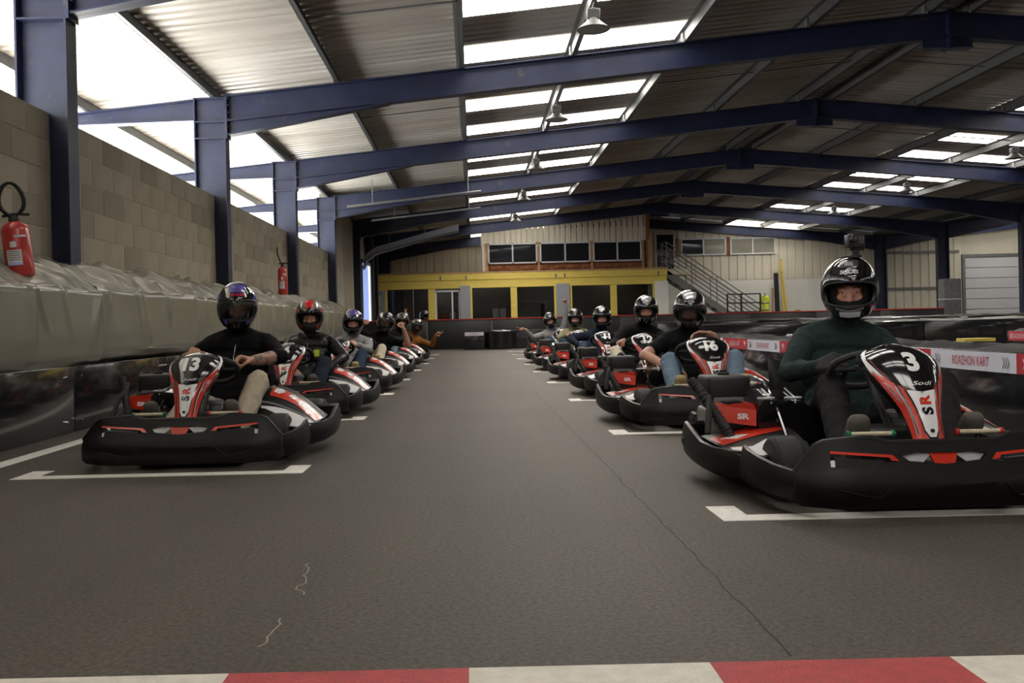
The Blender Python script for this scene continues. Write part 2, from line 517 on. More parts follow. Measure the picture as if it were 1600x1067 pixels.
# thin cracks in the asphalt
def crack(pts, m, w=0.004):
    mb = MB()
    for (x, y), (x2, y2) in zip(pts, pts[1:]):
        d = Vector((y2 - y, x - x2)).normalized() * w
        mb.add([(x - d.x, y - d.y, 0.0012), (x + d.x, y + d.y, 0.0012), (x2 + d.x, y2 + d.y, 0.0012), (x2 - d.x, y2 - d.y, 0.0012)], [(0, 1, 2, 3)])
    mb.build('crack', m, floor)
def wander(x0, y0, x1, y1, n, amp, seed):
    r = random.Random(seed)
    return [(x0 + (x1 - x0) * i / n + r.uniform(-amp, amp), y0 + (y1 - y0) * i / n) for i in range(n + 1)]
mat('crack_pale', (0.30, 0.28, 0.25), 0.9); mat('crack_dark', (0.030, 0.027, 0.025), 0.9)
crack(wander(-0.50, 2.03, -0.49, 2.23, 9, 0.008, 1), 'crack_pale', 0.0022)
crack(wander(-0.49, 2.42, -0.52, 2.75, 12, 0.015, 2), 'crack_pale', 0.0018)
crack(wander(0.66, 1.9, 0.62, 9.5, 90, 0.006, 3), 'crack_dark', 0.0022)

mb = MB(); mb.box(-70, WALLX - 0.2, Y0 - 40, Y1 + 40, -0.25, -0.05)
tag(mb.build('floor_outside', 'pale_ground'), kind='structure')

# left wall: rendered concrete blocks in courses on a mortar core, stopping below the roof
mb = MB(); mb.box(WALLX - 0.2, WALLX - 0.0065, Y0, 24.6, 0, 2.62)
mb.box(WALLX - 0.2, WALLX - 0.012, 24.6, 30.0, 0, 4.2); mb.box(WALLX - 0.45, WALLX - 0.30, 30.0, Y1, 0, 4.2); mb.box(WALLX - 0.45, WALLX - 0.05, 29.9, 30.1, 0, 4.2)
wall_left = tag(mb.build('wall_left', 'mortar'), kind='structure')
blk = []
for m in ('block', 'block_dark', 'block_pale'):
    b = MB(); b.rbox(0, 0.046, 0.003, 0.497, 0.003, 0.247, 0.003, seg=1); blk.append(b.mesh('block', m))
for c in range(7):
    for i in range(-1, 33):
        y = 6.3 + 0.5 * i + (0.25 if c % 2 else 0)
        z = 2.62 - 0.25 * (c + 1)
        if y > 22.0: continue
        o = link('block', blk[rnd.choice((0, 0, 0, 1, 2))], wall_left, (WALLX - 0.05 + rnd.uniform(0, 0.004), y, z))
mb = MB(); mb.box(WALLX - 0.25, WALLX + 0.06, 22.75, 24.6, 0, 4.2); mb.build('pilaster', 'concrete', wall_left)
mb = MB(); mb.box(WALLX - 0.012, WALLX + 0.03, 24.6, 26.6, 0, 4.1); mb.build('block_return', 'block', wall_left)

mb = MB(); mb.box(XR, XR + 0.2, Y0, Y1, 0, 6); tag(mb.build('wall_right', 'cladding_b'), kind='structure')
mb = MB(); mb.box(-3.8, XR, Y0 - 0.2, Y0, 0, 6.2); tag(mb.build('wall_back', 'cladding'), kind='structure')

# far gable wall: pale trapezoid cladding above a white base
mb = MB(); mb.prism([(-4.3, 0), (XR, 0), (XR, 5.2), (VALLEY, 4.15), (RIDGE, APEX + 0.15), (-4.3, 4.08)], Y1 - 0.05, Y1 + 0.2)
wall_far = tag(mb.build('wall_far', 'cladding_b'), kind='structure')
clad = {}
def cladding_panel(x, w, z0, z1, m='cladding', y=Y1 - 0.05, parent=None):
    key = (round(w, 3), round(z1 - z0, 2), m)
    if key not in clad:
        b = MB(); b.prism([(0.012, 0), (0.03, -0.035), (w - 0.03, -0.035), (w - 0.012, 0)], 0, z1 - z0, fn=lambda p, q, h: (p, q, h)); clad[key] = b.mesh('cladding_panel', m)
    return link('cladding_panel', clad[key], parent or wall_far, (x, y, z0))
x = -3.7
while x < 16.7:
    if x < 0.3: cladding_panel(x, 0.34, 2.6, zr(x + 0.17), 'cladding_b')
    else: cladding_panel(x, 0.34, 2.32 if x > 7.2 else 3.0, min(zr(x), zr(x + 0.34)) + 0.05)
    x += 0.35
x = 17.2
while x < 20.1:
    cladding_panel(x, 0.34, 0.0, 3.95, 'cladding'); x += 0.35
mb = MB(); mb.box(7.2, 16.6, Y1 - 0.09, Y1 - 0.05, 0, 2.30); mb.build('base_panel', 'white_wall', wall_far)
for z in (1.75, 3.25):
    mb = MB(); mb.box(17.1, 20.2, Y1 - 0.16, Y1 - 0.05, z, z + 0.09); mb.build('girt', 'galv', wall_far)
# white sectional door at the right end of the gable wall
d = empty('door_1', (20.4, Y1 - 0.14, 0)); tag(d, kind='structure')
for k in range(7):
    mb = MB(); mb.rbox(0.03, 4.2, 0, 0.06, 0.43 * k + 0.01, 0.43 * k + 0.42, 0.012, seg=1); mb.build('door_section', 'pvc_white', d)
mb = MB(); mb.box(-0.08, 0.03, -0.02, 0.09, 0, 3.15); mb.box(0.03, 4.3, -0.02, 0.09, 3.02, 3.15); mb.build('door_frame', 'galv', d)

# windows and glazed door in the gable wall (upper storey)
def window(name, x0, x1, z0, z1, y, npane, parent=None, pane='dark_pane', fr=0.06, struct=True):
    e = empty(name, ((x0 + x1) / 2, y, z0), parent=parent)
    if parent: e.location = Vector(((x0 + x1) / 2, y, z0)) - parent.location
    if struct and not parent: tag(e, kind='structure')
    w = (x1 - x0) / 2; h = z1 - z0
    mb = MB(); mb.box(-w, w, -0.05, 0.02, 0, fr); mb.box(-w, w, -0.05, 0.02, h - fr, h)
    xs = [-w + 2 * w * i / npane for i in range(npane + 1)]
    for i, q in enumerate(xs):
        a = q if i == 0 else q - fr / 2 - (fr / 2 if i == npane else 0)
        mb.box(a, a + fr, -0.05, 0.02, fr, h - fr)
    mb.build('window_frame', 'pvc_white', e)
    for i in range(npane):
        mb = MB(); mb.box(xs[i] + fr / 2, xs[i + 1] - fr / 2, -0.022, -0.012, fr / 2, h - fr / 2); mb.build('pane', pane if isinstance(pane, str) else pane[i], e)
    return e
def wx(px, y): return (px - 740) / FPX * y
YB = Y1 - 0.12
window('window_1', wx(1066, YB), wx(1137, YB), 3.36, 4.08, YB, 2, pane=('dark_pane', 'pale_pane'))
window('window_2', wx(1143, YB), wx(1214, YB), 3.36, 4.06, YB, 2, pane='pale_pane')
window('window_3', wx(1026, YB), wx(1057, YB), 2.62, 4.32, YB, 1)
for px in (1060, 1140):
    mb = MB(); mb.box(wx(px - 2.5, YB), wx(px + 2.5, YB), YB - 0.02, YB + 0.06, 3.35, 4.1); mb.build('timber_post', 'wood_red', wall_far)

# ------------------------------------------------------------------ roof: corrugated sheets, skylight panes, purlins
mb = MB(); mb.prism([(RIDGE - 0.35, zr(RIDGE - 0.35) + 0.215), (RIDGE, APEX + 0.25), (RIDGE + 0.35, zr(RIDGE - 0.35) + 0.215), (RIDGE, APEX + 0.262)], Y0, Y1)
ceiling = tag(mb.build('ceiling', 'roof_sheet'), kind='structure')
SHEET_W = 0.98
def sheet_mesh(x0, x1, m, name='roof_sheet', ribs=range(5)):
    prof = []
    for k in ribs:
        y = k * SHEET_W / 5
        prof += [(y, 0.0), (y + 0.105, 0.0), (y + 0.128, 0.036), (y + 0.172, 0.036)]
    prof.append(((ribs[-1] + 1) * SHEET_W / 5 + (0.012 if len(ribs) == 5 else 0), 0.0))
    b = MB(); xs = (x0, x1)
    vs = [(x, y, zr(x) + 0.172 + z) for x in xs for y, z in prof]; n = len(prof)
    b.add(vs, [(i, i + 1, n + i + 1, n + i) for i in range(n - 1)])
    return b.mesh(name, m)
LEFT = [(-6.2, -0.1), (-0.1, 3.05), (3.05, RIDGE)]
RIGHT = [(RIDGE, 10.45), (10.45, 13.6), (13.6, VALLEY), (VALLEY, 19.9), (19.9, 23.1), (23.1, XR)]
sheets = {}
for seg in LEFT + RIGHT:
    for m in ('roof_sheet', 'roof_sheet_b'): sheets[seg, m] = sheet_mesh(seg[0], seg[1], m)
panes = {}
for seg in (LEFT[1], RIGHT[1], RIGHT[4]):  # panes of the last segment added to brighten the right-hand nave
    panes[seg] = (sheet_mesh(seg[0], seg[1], 'skylight_pane', 'skylight_pane', range(4)), sheet_mesh(seg[0], seg[1], 'roof_sheet', 'roof_sheet', range(4, 5)))
k = 0
y = FRAMES[0] - 4.9 + 2 * SHEET_W - 0.45
while y < Y1 + 0.1:  # sheet by sheet down the hall
    idx = round((y + 0.45 - FRAMES[0]) / SHEET_W) % 5
    for seg in LEFT + RIGHT:
        if seg in panes and idx in (0, 3):
            link('skylight_pane', panes[seg][0], ceiling, (0, y, 0)); link('roof_sheet', panes[seg][1], ceiling, (0, y, 0))
        else:
            link('roof_sheet', sheets[seg, rnd.choice(('roof_sheet', 'roof_sheet_b'))], ceiling, (0, y, 0))
    y += SHEET_W; k += 1
PURLINS = [-5.35, -3.6, -1.85, -0.1, 1.47, 3.05, 4.8, 6.45, 7.05, 8.7, 10.45, 12.03, 13.6, 15.3, 16.7, 18.7, 20.5, 22.3, 24.1]
for px_ in PURLINS:
    z = zr(px_); b = MB()
    b.box(px_ - 0.004, px_ + 0.004, Y0, Y1, z, z + 0.165); b.box(px_ - 0.06, px_ + 0.004, Y0, Y1, z + 0.158, z + 0.165); b.box(px_ - 0.004, px_ + 0.06, Y0, Y1, z, z + 0.007)
    b.box(px_ + 0.053, px_ + 0.06, Y0, Y1, z, z + 0.022)
    b.build('purlin', 'purlin_dark' if px_ < -1 or px_ > 14 else ('purlin_mid' if px_ > 3.1 else 'galv'), ceiling)
# tie rods between the purlins
for y in FRAMES[2:-1]:
    for a, b_ in zip(PURLINS[2:14], PURLINS[3:15]):
        if abs(b_ - a) < 0.8 or (a, b_) in ((-0.1, 1.47), (1.47, 3.05)): continue
        mb = MB(); mb.tube([(a, y + 2.45, zr(a) + 0.08), (b_, y + 2.45, zr(b_) + 0.08)], 0.011, 6); mb.build('tie_rod', 'galv', ceiling)

# ------------------------------------------------------------------ steel portal frames
def frame_parts(root, y, first):
    def beam(name, x0, x1, d0, d1, below=0.0, w=0.17, tf=0.018):
        """I-section following the roof line between x0 and x1, depth d0..d1 measured from the rafter top"""
        b = MB()
        for lo, hi, hw in ((0, 1, 0.006), ):
            b.hexa([(x, s * hw, zr(x) - (below if q else d)) for q in (0, 1) for s in (-1, 1) for x, d in ((x0, d0), (x1, d1))])
        if not below: b.hexa([(x, s * w / 2, zr(x) - q) for q in (tf, 0) for s in (-1, 1) for x in (x0, x1)])
        b.hexa([(x, s * w / 2, zr(x) - d + q) for q in (0, tf) for s in (-1, 1) for x, d in ((x0, d0), (x1, d1))])
        return b.build(name, 'steel_blue', root)
    D = 0.36
    beam('rafter', COLX, RIDGE, D, D); beam('rafter', RIDGE, VALLEY - 0.2, D, D); beam('rafter', VALLEY + 0.2, XR, D, D)
    beam('haunch', COLX, COLX + 2.3, 0.56, 0.37, below=D); beam('haunch', VALLEY - 2.5, VALLEY - 0.2, 0.37, 0.60, below=D); beam('haunch', VALLEY + 0.2, VALLEY + 2.5, 0.60, 0.37, below=D)
    beam('eaves_stub', -5.9, COLX - 0.44, 0.14, 0.30)
    # columns: web, two flanges, stiffeners
    for xa, xb in ((COLX - 0.44, COLX), (VALLEY - 0.2, VALLEY + 0.2)):
        b = MB(); top = zr(xa if xa < 0 else VALLEY) + 0.02
        b.box(xa, xb, -0.006, 0.006, 0, top)
        for x in (xa, xb - 0.018): b.box(x, x + 0.018, -0.1, 0.1, 0, top)
        for z in (top - 0.58, top - 0.35, top - 0.02): b.box(xa, xb, -0.1, 0.1, z, z + 0.016)
        b.build('column', 'steel_blue', root)
    # bolted end plates at the eaves and the ridge
    b = MB(); b.box(COLX, COLX + 0.025, -0.1, 0.1, zr(COLX) - 0.60, zr(COLX) + 0.03); b.build('end_plate', 'steel_blue', root)
    for z in range(6):
        for s in (-1, 1):
            b = MB(); b.lathe([(0.014, 0), (0.014, 0.016)], (COLX + 0.026, s * 0.06, zr(COLX) - 0.53 + 0.1 * z), 'X', 6); b.build('bolt', 'galv', root)
    b = MB(); b.box(RIDGE - 0.025, RIDGE + 0.025, -0.1, 0.1, APEX - 0.53, APEX + 0.02); b.box(RIDGE - 0.35, RIDGE + 0.35, -0.010, 0.010, APEX - 0.5, APEX - 0.2); b.box(RIDGE - 0.33, RIDGE + 0.33, -0.08, 0.08, APEX - 0.515, APEX - 0.5)
    b.build('ridge_plate', 'steel_blue', root)
    for p in PURLINS[2:13]:
        b = MB(); b.box(p - 0.03, p - 0.006, -0.05, 0.05, zr(p), zr(p) + 0.14); b.build('purlin_cleat', 'galv', root)
        b = MB(); b.lathe([(0.012, 0), (0.012, 0.05)], (p - 0.02, -0.095, zr(p) - 0.012), 'Z', 6); b.build('bolt', 'galv', root)
fr0 = empty('portal_frame', (0, FRAMES[0], 0))
tag(fr0, 'dark blue steel portal frame over the lane before the red and white kerb', 'frame', 'blue steel portal frames carrying the roof')
frame_parts(fr0, 0, True)
for y in FRAMES[1:]:
    f = copy_tree(fr0); f.location = (0, y, 0)
    k = round((y - 7.7) / 4.9)
    if k >= 0: f['label'] = ['dark blue steel portal frame with its column beside the large fire extinguisher', 'dark blue steel portal frame with its column rising behind the kart numbered 13', 'dark blue steel portal frame with its column beside the small fire extinguisher', 'dark blue steel portal frame at the end of the block wall by the pilaster', 'dark blue steel portal frame above the red capped barrier and the open side door', 'dark blue steel portal frame close in front of the yellow reception front', 'dark blue steel portal frame standing against the pale gable wall'][k]

# hanging floodlights under the skylights
def floodlight(x, y, label):
    z = zr(x) - 0.235
    e = empty('floodlight', (x, y, z))
    b = MB(); b.lathe([(0.02, 0.17), (0.05, 0.15), (0.07, 0.02), (0.11, -0.03), (0.23, -0.13), (0.225, -0.135)], n=18); b.build('reflector', 'galv', e)
    b = MB(); b.rbox(-0.09, 0.09, -0.07, 0.07, 0.0, 0.14, 0.015); b.build('ballast_box', 'grey_box', e)
    b = MB(); b.tube([(0, 0, 0.14), (0, 0, 0.2), (0.02, 0, 0.24)], 0.008); b.build('hook', 'galv', e)
    b = MB(); b.lathe([(0.0, -0.10), (0.19, -0.12), (0.2, -0.125)], n=18); b.build('lens', 'lamp_lens', e)
    ld = bpy.data.lights.new('bulb', 'SPOT'); ld.energy = 265.0; ld.color = (1.0, 0.90, 0.76); ld.spot_size = R(158); ld.spot_blend = 0.4; ld.shadow_soft_size = 0.14  # spot and lens glow added to brighten the hall towards its far end
    lo = bpy.data.objects.new('bulb', ld); COL.objects.link(lo); lo.parent = e; lo.location = (0, 0, -0.17)
    e.scale = (0.85, 0.85, 0.85); tag(e, label, 'lamp', 'hanging floodlights')
for y in (10.0, 14.6, 19.4, 24.3, 29.3): floodlight(1.47, y + 0.4, 'grey hanging floodlight under the skylights of the slope over the parked karts')
for y in (19.4, 24.3, 29.3): floodlight(12.03, y + 0.4, 'grey hanging floodlight under the skylights of the slope beyond the ridge')

# ================================================================== LEFT SIDE: barrier, tarpaulins, extinguishers
def tarp(y0, y1, zt, seed, label, dx=0.0):
    prof = [(-3.57, zt + 0.24), (-3.40, zt + 0.20), (-3.2, zt + 0.11), (-3.06, zt + 0.025), (-2.992, zt - 0.002), (-2.982, zt - 0.022), (-2.975, zt - 0.2), (-2.97, zt - 0.36), (-2.98, zt - 0.5), (-3.02, zt - 0.565), (-3.07, zt - 0.59)]
    n = len(prof) - 1; s = seed * 13.7
    r = random.Random(seed); folds = [(r.uniform(y0, y1), r.uniform(0.15, 0.5), r.uniform(-1.2, 1.2), r.uniform(0.012, 0.030), r.uniform(0.028, 0.055)) for _ in range(int((y1 - y0) * 2.6))]
    ridge = lambda q: 1 - abs(q)
    def fn(a, b):
        y = y0 + (y1 - y0) * a; q = b * n; i = min(int(q), n - 1); f = q - i
        x = prof[i][0] + (prof[i + 1][0] - prof[i][0]) * f; z = prof[i][1] + (prof[i + 1][1] - prof[i][1]) * f
        face = sstep(0.36, 0.46, b); top = 1 - face
        hang = noise.noise((y * 0.9 + s, z * 0.4, 0)) * 0.045 * (0.4 + 0.6 * face)
        for fy, reach, sl, amp, wd in folds:               # creases running down from the top edge and fading out
            d = zt - z
            if -0.05 < d < reach + 0.15:
                e_ = (y - fy - sl * d * 0.5) / (wd * (1 + 1.5 * max(0, d)))
                if abs(e_) < 3: hang += amp * math.exp(-e_ * e_) * (1 - sstep(reach * 0.5, reach + 0.15, d)) * face
        # crumpled, sharp-edged top
        w = noise.noise((y * 1.1 + s, x * 1.5, 2)) * 0.6
        rump = (max(0, ridge(noise.noise((y * 1.5 + s + w, x * 1.6 + y * 0.9, 5)) * 3.0)) * 0.07 + max(0, ridge(noise.noise((y * 3.1 + s, x * 2.4 - y * 1.7 + w, 9)) * 4.0)) * 0.030) * top * sstep(0, 0.08, b) * (1 - 0.6 * sstep(0.28, 0.38, b))
        edge = 0.022 * noise.noise((y * 1.7 + s, 3, 1)) * math.exp(-((b - 0.4) / 0.08) ** 2)
        return (x + dx + hang, y, z + rump + edge - (0.035 * noise.noise((y * 1.1 + s, 8, 1)) if b > 0.88 else 0))
    b = MB(); b.grid(fn, int((y1 - y0) * 60), 60)
    o = b.build('tarpaulin', 'tarp')
    m = o.modifiers.new('thickness', 'SOLIDIFY'); m.thickness = 0.006
    tag(o, label, 'tarpaulin', 'olive plastic sheets over the tyre wall')
tarp(3.2, 7.1, 1.05, 1, 'olive plastic sheet draped below the large fire extinguisher with tall hanging folds', 0.03)
tarp(7.12, 12.2, 1.08, 2, 'olive plastic sheet draped along the block wall behind the kart numbered 13')
tarp(12.22, 16.8, 1.09, 3, 'olive plastic sheet draped under the extinguisher behind the red helmet driver', 0.015)
tarp(16.82, 21.8, 1.07, 4, 'olive plastic sheet at the end of the block wall beside the concrete pilaster')

def barrier_run(xf, side, y0, y1, length, label, group, top=0.5, depth=0.55, cover=True):
    """plastic faced tyre barrier along y; face at xf looking towards -side"""
    y = y0; k = 0
    while y < y1 - 0.05:
        L = min(length, y1 - y)
        e = empty('track_barrier', (xf, y + L / 2, 0))
        b = MB(); s = side
        b.rbox(min(0, s * 0.03), max(0, s * 0.03), -L / 2 + 0.004, L / 2 - 0.004, 0.0, top, 0.010, seg=2); b.build('face_panel', 'black_gloss', e)
        for q in (-L / 2 + 0.12, L / 2 - 0.12):
            for z in (0.08, top - 0.08):
                b = MB(); b.lathe([(0.012, 0), (0.010, -s * 0.006), (0.0, -s * 0.008)], (0, q, z), 'X', 8); b.build('bolt', 'chrome', e)
        # tyres stacked behind the face
        for q in range(int(L / 0.52)):
            for z in (0.10, 0.30):
                b = MB(); ring = []
                for i in range(9):
                    an = 2 * math.pi * i / 8; ring.append((0.17 + 0.085 * math.cos(an), 0.09 * math.sin(an)))
                b.lathe(ring, (s * 0.32, -L / 2 + 0.27 + 0.52 * q, z), 'Z', 14); b.build('tyre', 'rubber', e)
        if cover:
            sd = rnd.random() * 50
            def fn(a, c):
                yy = -L / 2 + L * a; xx = s * (0.02 + depth * c)
                return (xx, yy, top - 0.02 + 0.055 * math.sin(math.pi * min(1, c * 1.1)) ** 0.6 * (0.8 + 0.5 * noise.noise((yy * 2.3 + sd, c * 2, y))) + 0.03 * noise.noise((yy * 7 + sd, c * 5, 3)))
            b = MB(); b.grid(fn, 26, 12); b.build('cover_sheet', 'black_sheet', e)
        tag(e, label, 'barrier', group)
        y += L; k += 1
        yield e
def beside(runs, ys, names, fmt):
    for r in runs:
        k = min(range(len(ys)), key=lambda i: abs(ys[i] + 1.0 - r.location.y)); r['label'] = fmt % names[k]
_lp = list(barrier_run(-2.95, -1, 2.6, 22.6, 2.0, 'glossy black plastic barrier panel under the olive tarpaulins', 'black barrier panels under the tarpaulins', top=0.485, cover=False))
beside(_lp, SLOT_L[:6], ['numbered 13', 'numbered 4', 'of the grey hoodie driver', 'of the flexing driver', 'of the plain grey helmet driver', 'of the brown sleeved driver'], 'glossy black barrier panel under the tarpaulins beside the kart %s')
# inner right barrier with the sponsor strip
BX = 2.92
runs = list(barrier_run(BX, 1, 2.2, 16.2, 2.0, 'black tyre barrier with red and white lettered strip behind the kart row', 'black tyre barriers with lettered strip', top=0.5))
beside(runs, SLOT_R[:6], ['numbered 3', 'numbered 16', 'numbered 12', 'numbered 11', 'of the olive jacket driver', 'of the pointing driver'], 'black tyre barrier with lettered strip beside the kart %s')
def banner(e, ya, yb, red, x=BX, z0=0.385, z1=0.495, text='ROAZHON KART'):
    inv = -e.location
    b = MB(); b.box(x - 0.006, x - 0.001, ya, yb, z0, z1); o = b.build('banner', 'banner_red' if red else 'banner_white', e); o.location = inv
    mid = (ya + yb) / 2; zc = (z0 + z1) / 2; L = yb - ya
    ink = 'kart_white' if red else 'banner_red'
    t = text_on('lettering', text, plane_fn((x - 0.008, mid, zc), (0, -1, 0), (0, 0, 1)), ink, o, 0.056, bold=0.0, xs=0.62)
    ar = 'kart_white' if red else 'kart_grey'
    for q in (-1, 1):
        for j in range(3):
            b = MB(); yy = mid + q * L * 0.40 - (j - 1) * 0.022
            for s in (-1, 1): b.tube([(x - 0.008, yy + 0.011, zc + s * 0.03), (x - 0.008, yy - 0.005, zc)], 0.0022, 4)
            b.build('chevron', ar, o)
ys = [4.82 - 0.93 * 2, 4.82 - 0.93, 4.82, 5.72, 6.65, 7.58, 8.55, 9.55, 10.5, 11.45, 12.4, 13.3, 14.2]
for i, (a, b_) in enumerate(zip(ys, ys[1:])):
    e = min(runs, key=lambda r: abs(r.location.y - (a + b_) / 2))
    banner(e, a, b_, i % 2 == 1)
# further barriers of the return lane
list(barrier_run(6.3, 1, 5.0, 10.6, 2.8, 'black tyre barrier of the return lane with short strip at its end', 'return lane barriers', top=0.5))
r3 = [o for o in COL.objects if o.name.startswith('track_barrier') and abs(o.location.x - 6.3) < 0.01]
e = max(r3, key=lambda r: r.location.y)
banner(e, 10.05, 10.55, True, 6.3); banner(e, 9.1, 10.05, False, 6.3)
def cross_barrier(y, x0, x1, top, label, group, red=False, n=6):
    w = (x1 - x0) / n
    for k in range(n):
        e = empty('track_barrier', (x0 + w * (k + 0.5), y, 0))
        b = MB(); b.rbox(-w / 2 + 0.004, w / 2 - 0.004, 0, 0.05, 0, top, 0.012, seg=2); b.build('face_panel', 'black_gloss' if not red else 'black_barrier', e)
        if red:
            b = MB(); b.box(-w / 2, w / 2, -0.03, 0.12, top, top + 0.028); b.build('red_cap', 'barrier_red', e)
            for q in (-w / 2 + 0.25, w / 2 - 0.25):
                b = MB(); b.prism([(0.05, 0), (0.5, 0), (0.05, top - 0.1)], q - 0.02, q + 0.02, fn=lambda p, z, h: (h, p, z)); b.build('brace', 'black_matt', e)
        else:
            sd = rnd.random() * 40
            b = MB(); b.grid(lambda a, c: (-w / 2 + w * a, 0.02 + 0.5 * c, top - 0.02 + 0.05 * math.sin(math.pi * c) + 0.03 * noise.noise((a * w * 3 + sd, c * 3, 0))), 24, 8); b.build('cover_sheet', 'black_sheet', e)
        tag(e, label if isinstance(label, str) else 'tall black barrier with red cap ' + label[k], 'barrier', group)
cross_barrier(16.6, 3.9, 15.0, 0.60, 'long black tyre barrier crossing the hall behind the lettered strip barrier', 'black cross barriers', n=5)
cross_barrier(20.5, 4.2, 18.0, 0.66, 'black cross barrier in front of the red capped barrier', 'black cross barriers further back', n=6)
cross_barrier(27.0, -3.35, 14.2, 0.87, ['before the pale panel with the poster', 'carrying the spare helmet before the glazed door', 'before the window with the wide pale cabinet', 'before the two last dark windows of the yellow front', 'before the end of the yellow front', 'before the foot of the staircase', 'before the leaning planks', 'behind the driver with the action camera', 'before the far wrapped cabinet'], 'red capped black barriers', red=True, n=9)
# a pale plank and scraps lying on the barrier covers
b = MB(); b.rbox(-0.5, 0.5, -0.05, 0.05, 0, 0.045, 0.006, seg=1); o = b.build('plank', 'yellow_wood', None, (3.22, 5.75, 0.535)); o.scale = (0.2, 1, 0.5); tag(o, 'pale yellow plank lying on the lettered barrier cover', 'plank')
for i, (x, y, z) in enumerate(((3.1, 8.7, 0.53), (3.15, 7.9, 0.53), (6.6, 16.75, 0.63), (9.2, 16.8, 0.63))):
    b = MB(); b.rbox(-0.06, 0.06, -0.02, 0.02, 0, 0.025, 0.006, seg=1); o = b.build('paper_scrap', 'paper', None, (x, y, z)); o.rotation_euler = (0, 0, i * 0.7)
    tag(o, 'small pale scrap lying on a black barrier cover', 'scrap', 'pale scraps on barrier covers')
# short barrier blocks on the floor at the end of the lane
e = empty('barrier_block', (0.03, 25.6, 0)); b = MB(); b.rbox(-0.30, 0.26, 0, 0.5, 0, 0.47, 0.015); b.build('body', 'black_gloss', e)
b = MB(); b.box(-0.29, 0.25, -0.006, 0.0, 0.40, 0.50); b.build('strip', 'banner_white', e)
text_on('lettering', 'ROAZHON', plane_fn((-0.02, -0.008, 0.45), (1, 0, 0), (0, 0, 1)), 'banner_red', e, 0.05, bold=0.0, xs=0.7)
tag(e, 'low black barrier block with white lettered strip on the floor by the lane end', 'barrier')
def drum(x, y, rx, label):
    e = empty('tyre_stack', (x, y, 0))
    for k in range(3):
        ring = [(rx - 0.09 + 0.09 * math.cos(2 * math.pi * i / 10), 0.09 + 0.178 * k + 0.09 * math.sin(2 * math.pi * i / 10)) for i in range(11)]
        b = MB(); b.lathe(ring, n=24); b.build('tyre', 'rubber', e)
    b = MB(); b.lathe([(rx + 0.012, 0.02), (rx + 0.012, 0.50), (rx - 0.03, 0.535), (0, 0.55)], n=28); b.build('wrap', 'black_gloss', e)
    tag(e, label, 'barrier')
drum(0.75, 25.9, 0.42, 'round black wrapped tyre stack next to the low lettered block')
e = empty('barrier_block', (1.7, 26.0, 0)); b = MB(); b.rbox(-0.5, 0.6, 0, 0.5, 0, 0.5, 0.02); b.build('body', 'black_gloss', e); b = MB(); b.rbox(-0.5, 0.6, -0.01, 0.5, 0.5, 0.53, 0.01); b.build('cover', 'black_sheet', e)
tag(e, 'plain black barrier block beside the round tyre stack', 'barrier')

# fire extinguishers hung on the block wall / column
def extinguisher(x, y, z, s, label, rz=0.0, tilt=0.0, loop=True):
    e = empty('fire_extinguisher', (x, y, z), rz); e.rotation_euler = (0, tilt, rz); e.scale = s if isinstance(s, tuple) else (s, s, s)
    b = MB(); b.lathe([(0.0, 0), (0.065, 0.0), (0.078, 0.012), (0.08, 0.05), (0.08, 0.40), (0.072, 0.435), (0.045, 0.465), (0.03, 0.475), (0.0, 0.475)], n=24); b.build('cylinder', 'extinguisher_red', e)
    b = MB(); b.lathe([(0.028, 0.47), (0.03, 0.50), (0.022, 0.53), (0.0, 0.532)], n=14); b.build('valve', 'black_matt', e)
    b = MB(); b.tube([(-0.06, 0, 0.525), (0.0, 0, 0.54), (0.09, 0, 0.53)], 0.011); b.build('handle', 'black_matt', e)
    b = MB(); b.lathe([(0.03, 0.462), (0.034, 0.468), (0.03, 0.474)], n=14); b.build('collar', 'yellow_print', e)
    if loop:
        pts = [(-0.02, -0.01, 0.52)] + [(0.0 + 0.068 * math.sin(t) * (1 - 0.15 * math.cos(t)), -0.02, 0.665 + 0.13 * math.cos(t) * 1.05) for t in [R(a) for a in range(-150, 151, 20)]] + [(0.03, -0.01, 0.53)]
        b = MB(); b.tube(pts, 0.013, 10); b.build('hose', 'rubber', e)
    else:
        b = MB(); b.tube([(-0.02, 0, 0.53), (-0.06, -0.02, 0.62), (-0.09, -0.03, 0.72), (-0.085, -0.03, 0.80)], 0.011, 8); b.build('hose', 'rubber', e)
    def lab(a0, a1, z0, z1, m):
        b = MB(); b.grid(lambda a, c: (0.0806 * math.sin(a0 + (a1 - a0) * a), -0.0806 * math.cos(a0 + (a1 - a0) * a), z0 + (z1 - z0) * c), 10, 1); return b.build('label', m, e)
    lab(-0.9, 0.2, 0.12, 0.23, 'paper'); lab(-0.55, -0.1, 0.25, 0.30, 'paper'); lab(-0.9, 0.2, 0.10, 0.12, 'blue_light'); lab(-0.2, 0.7, 0.335, 0.352, 'paper')
    for q in range(5): 
        b = MB(); b.grid(lambda a, c: (0.081 * math.sin(-0.8 + 0.9 * a), -0.081 * math.cos(-0.8 + 0.9 * a), 0.215 - 0.018 * q + 0.005 * c), 8, 1); b.build('print_line', 'ink', e)
    b = MB(); b.box(-0.02, 0.02, 0.075, 0.14, 0.20, 0.42); b.build('bracket', 'black_matt', e)
    tag(e, label, 'extinguisher')
extinguisher(-3.08, 6.12, 1.115, (1.12, 1.12, 0.8), 'large red fire extinguisher with looped black hose above the tarpaulin', rz=0.5, tilt=-0.10)
extinguisher(-3.22, 15.2, 1.30, 1.0, 'small red fire extinguisher by the column behind the red helmet driver', rz=0.4, loop=False)
b = MB(); b.rbox(0, 0.012, -0.16, 0.10, 0, 0.22, 0.003, seg=1); o = b.build('safety_sign', 'paper', None, (WALLX + 0.005, 6.72, 1.88)); tag(o, 'small white safety sign with red field on the block wall', 'sign')
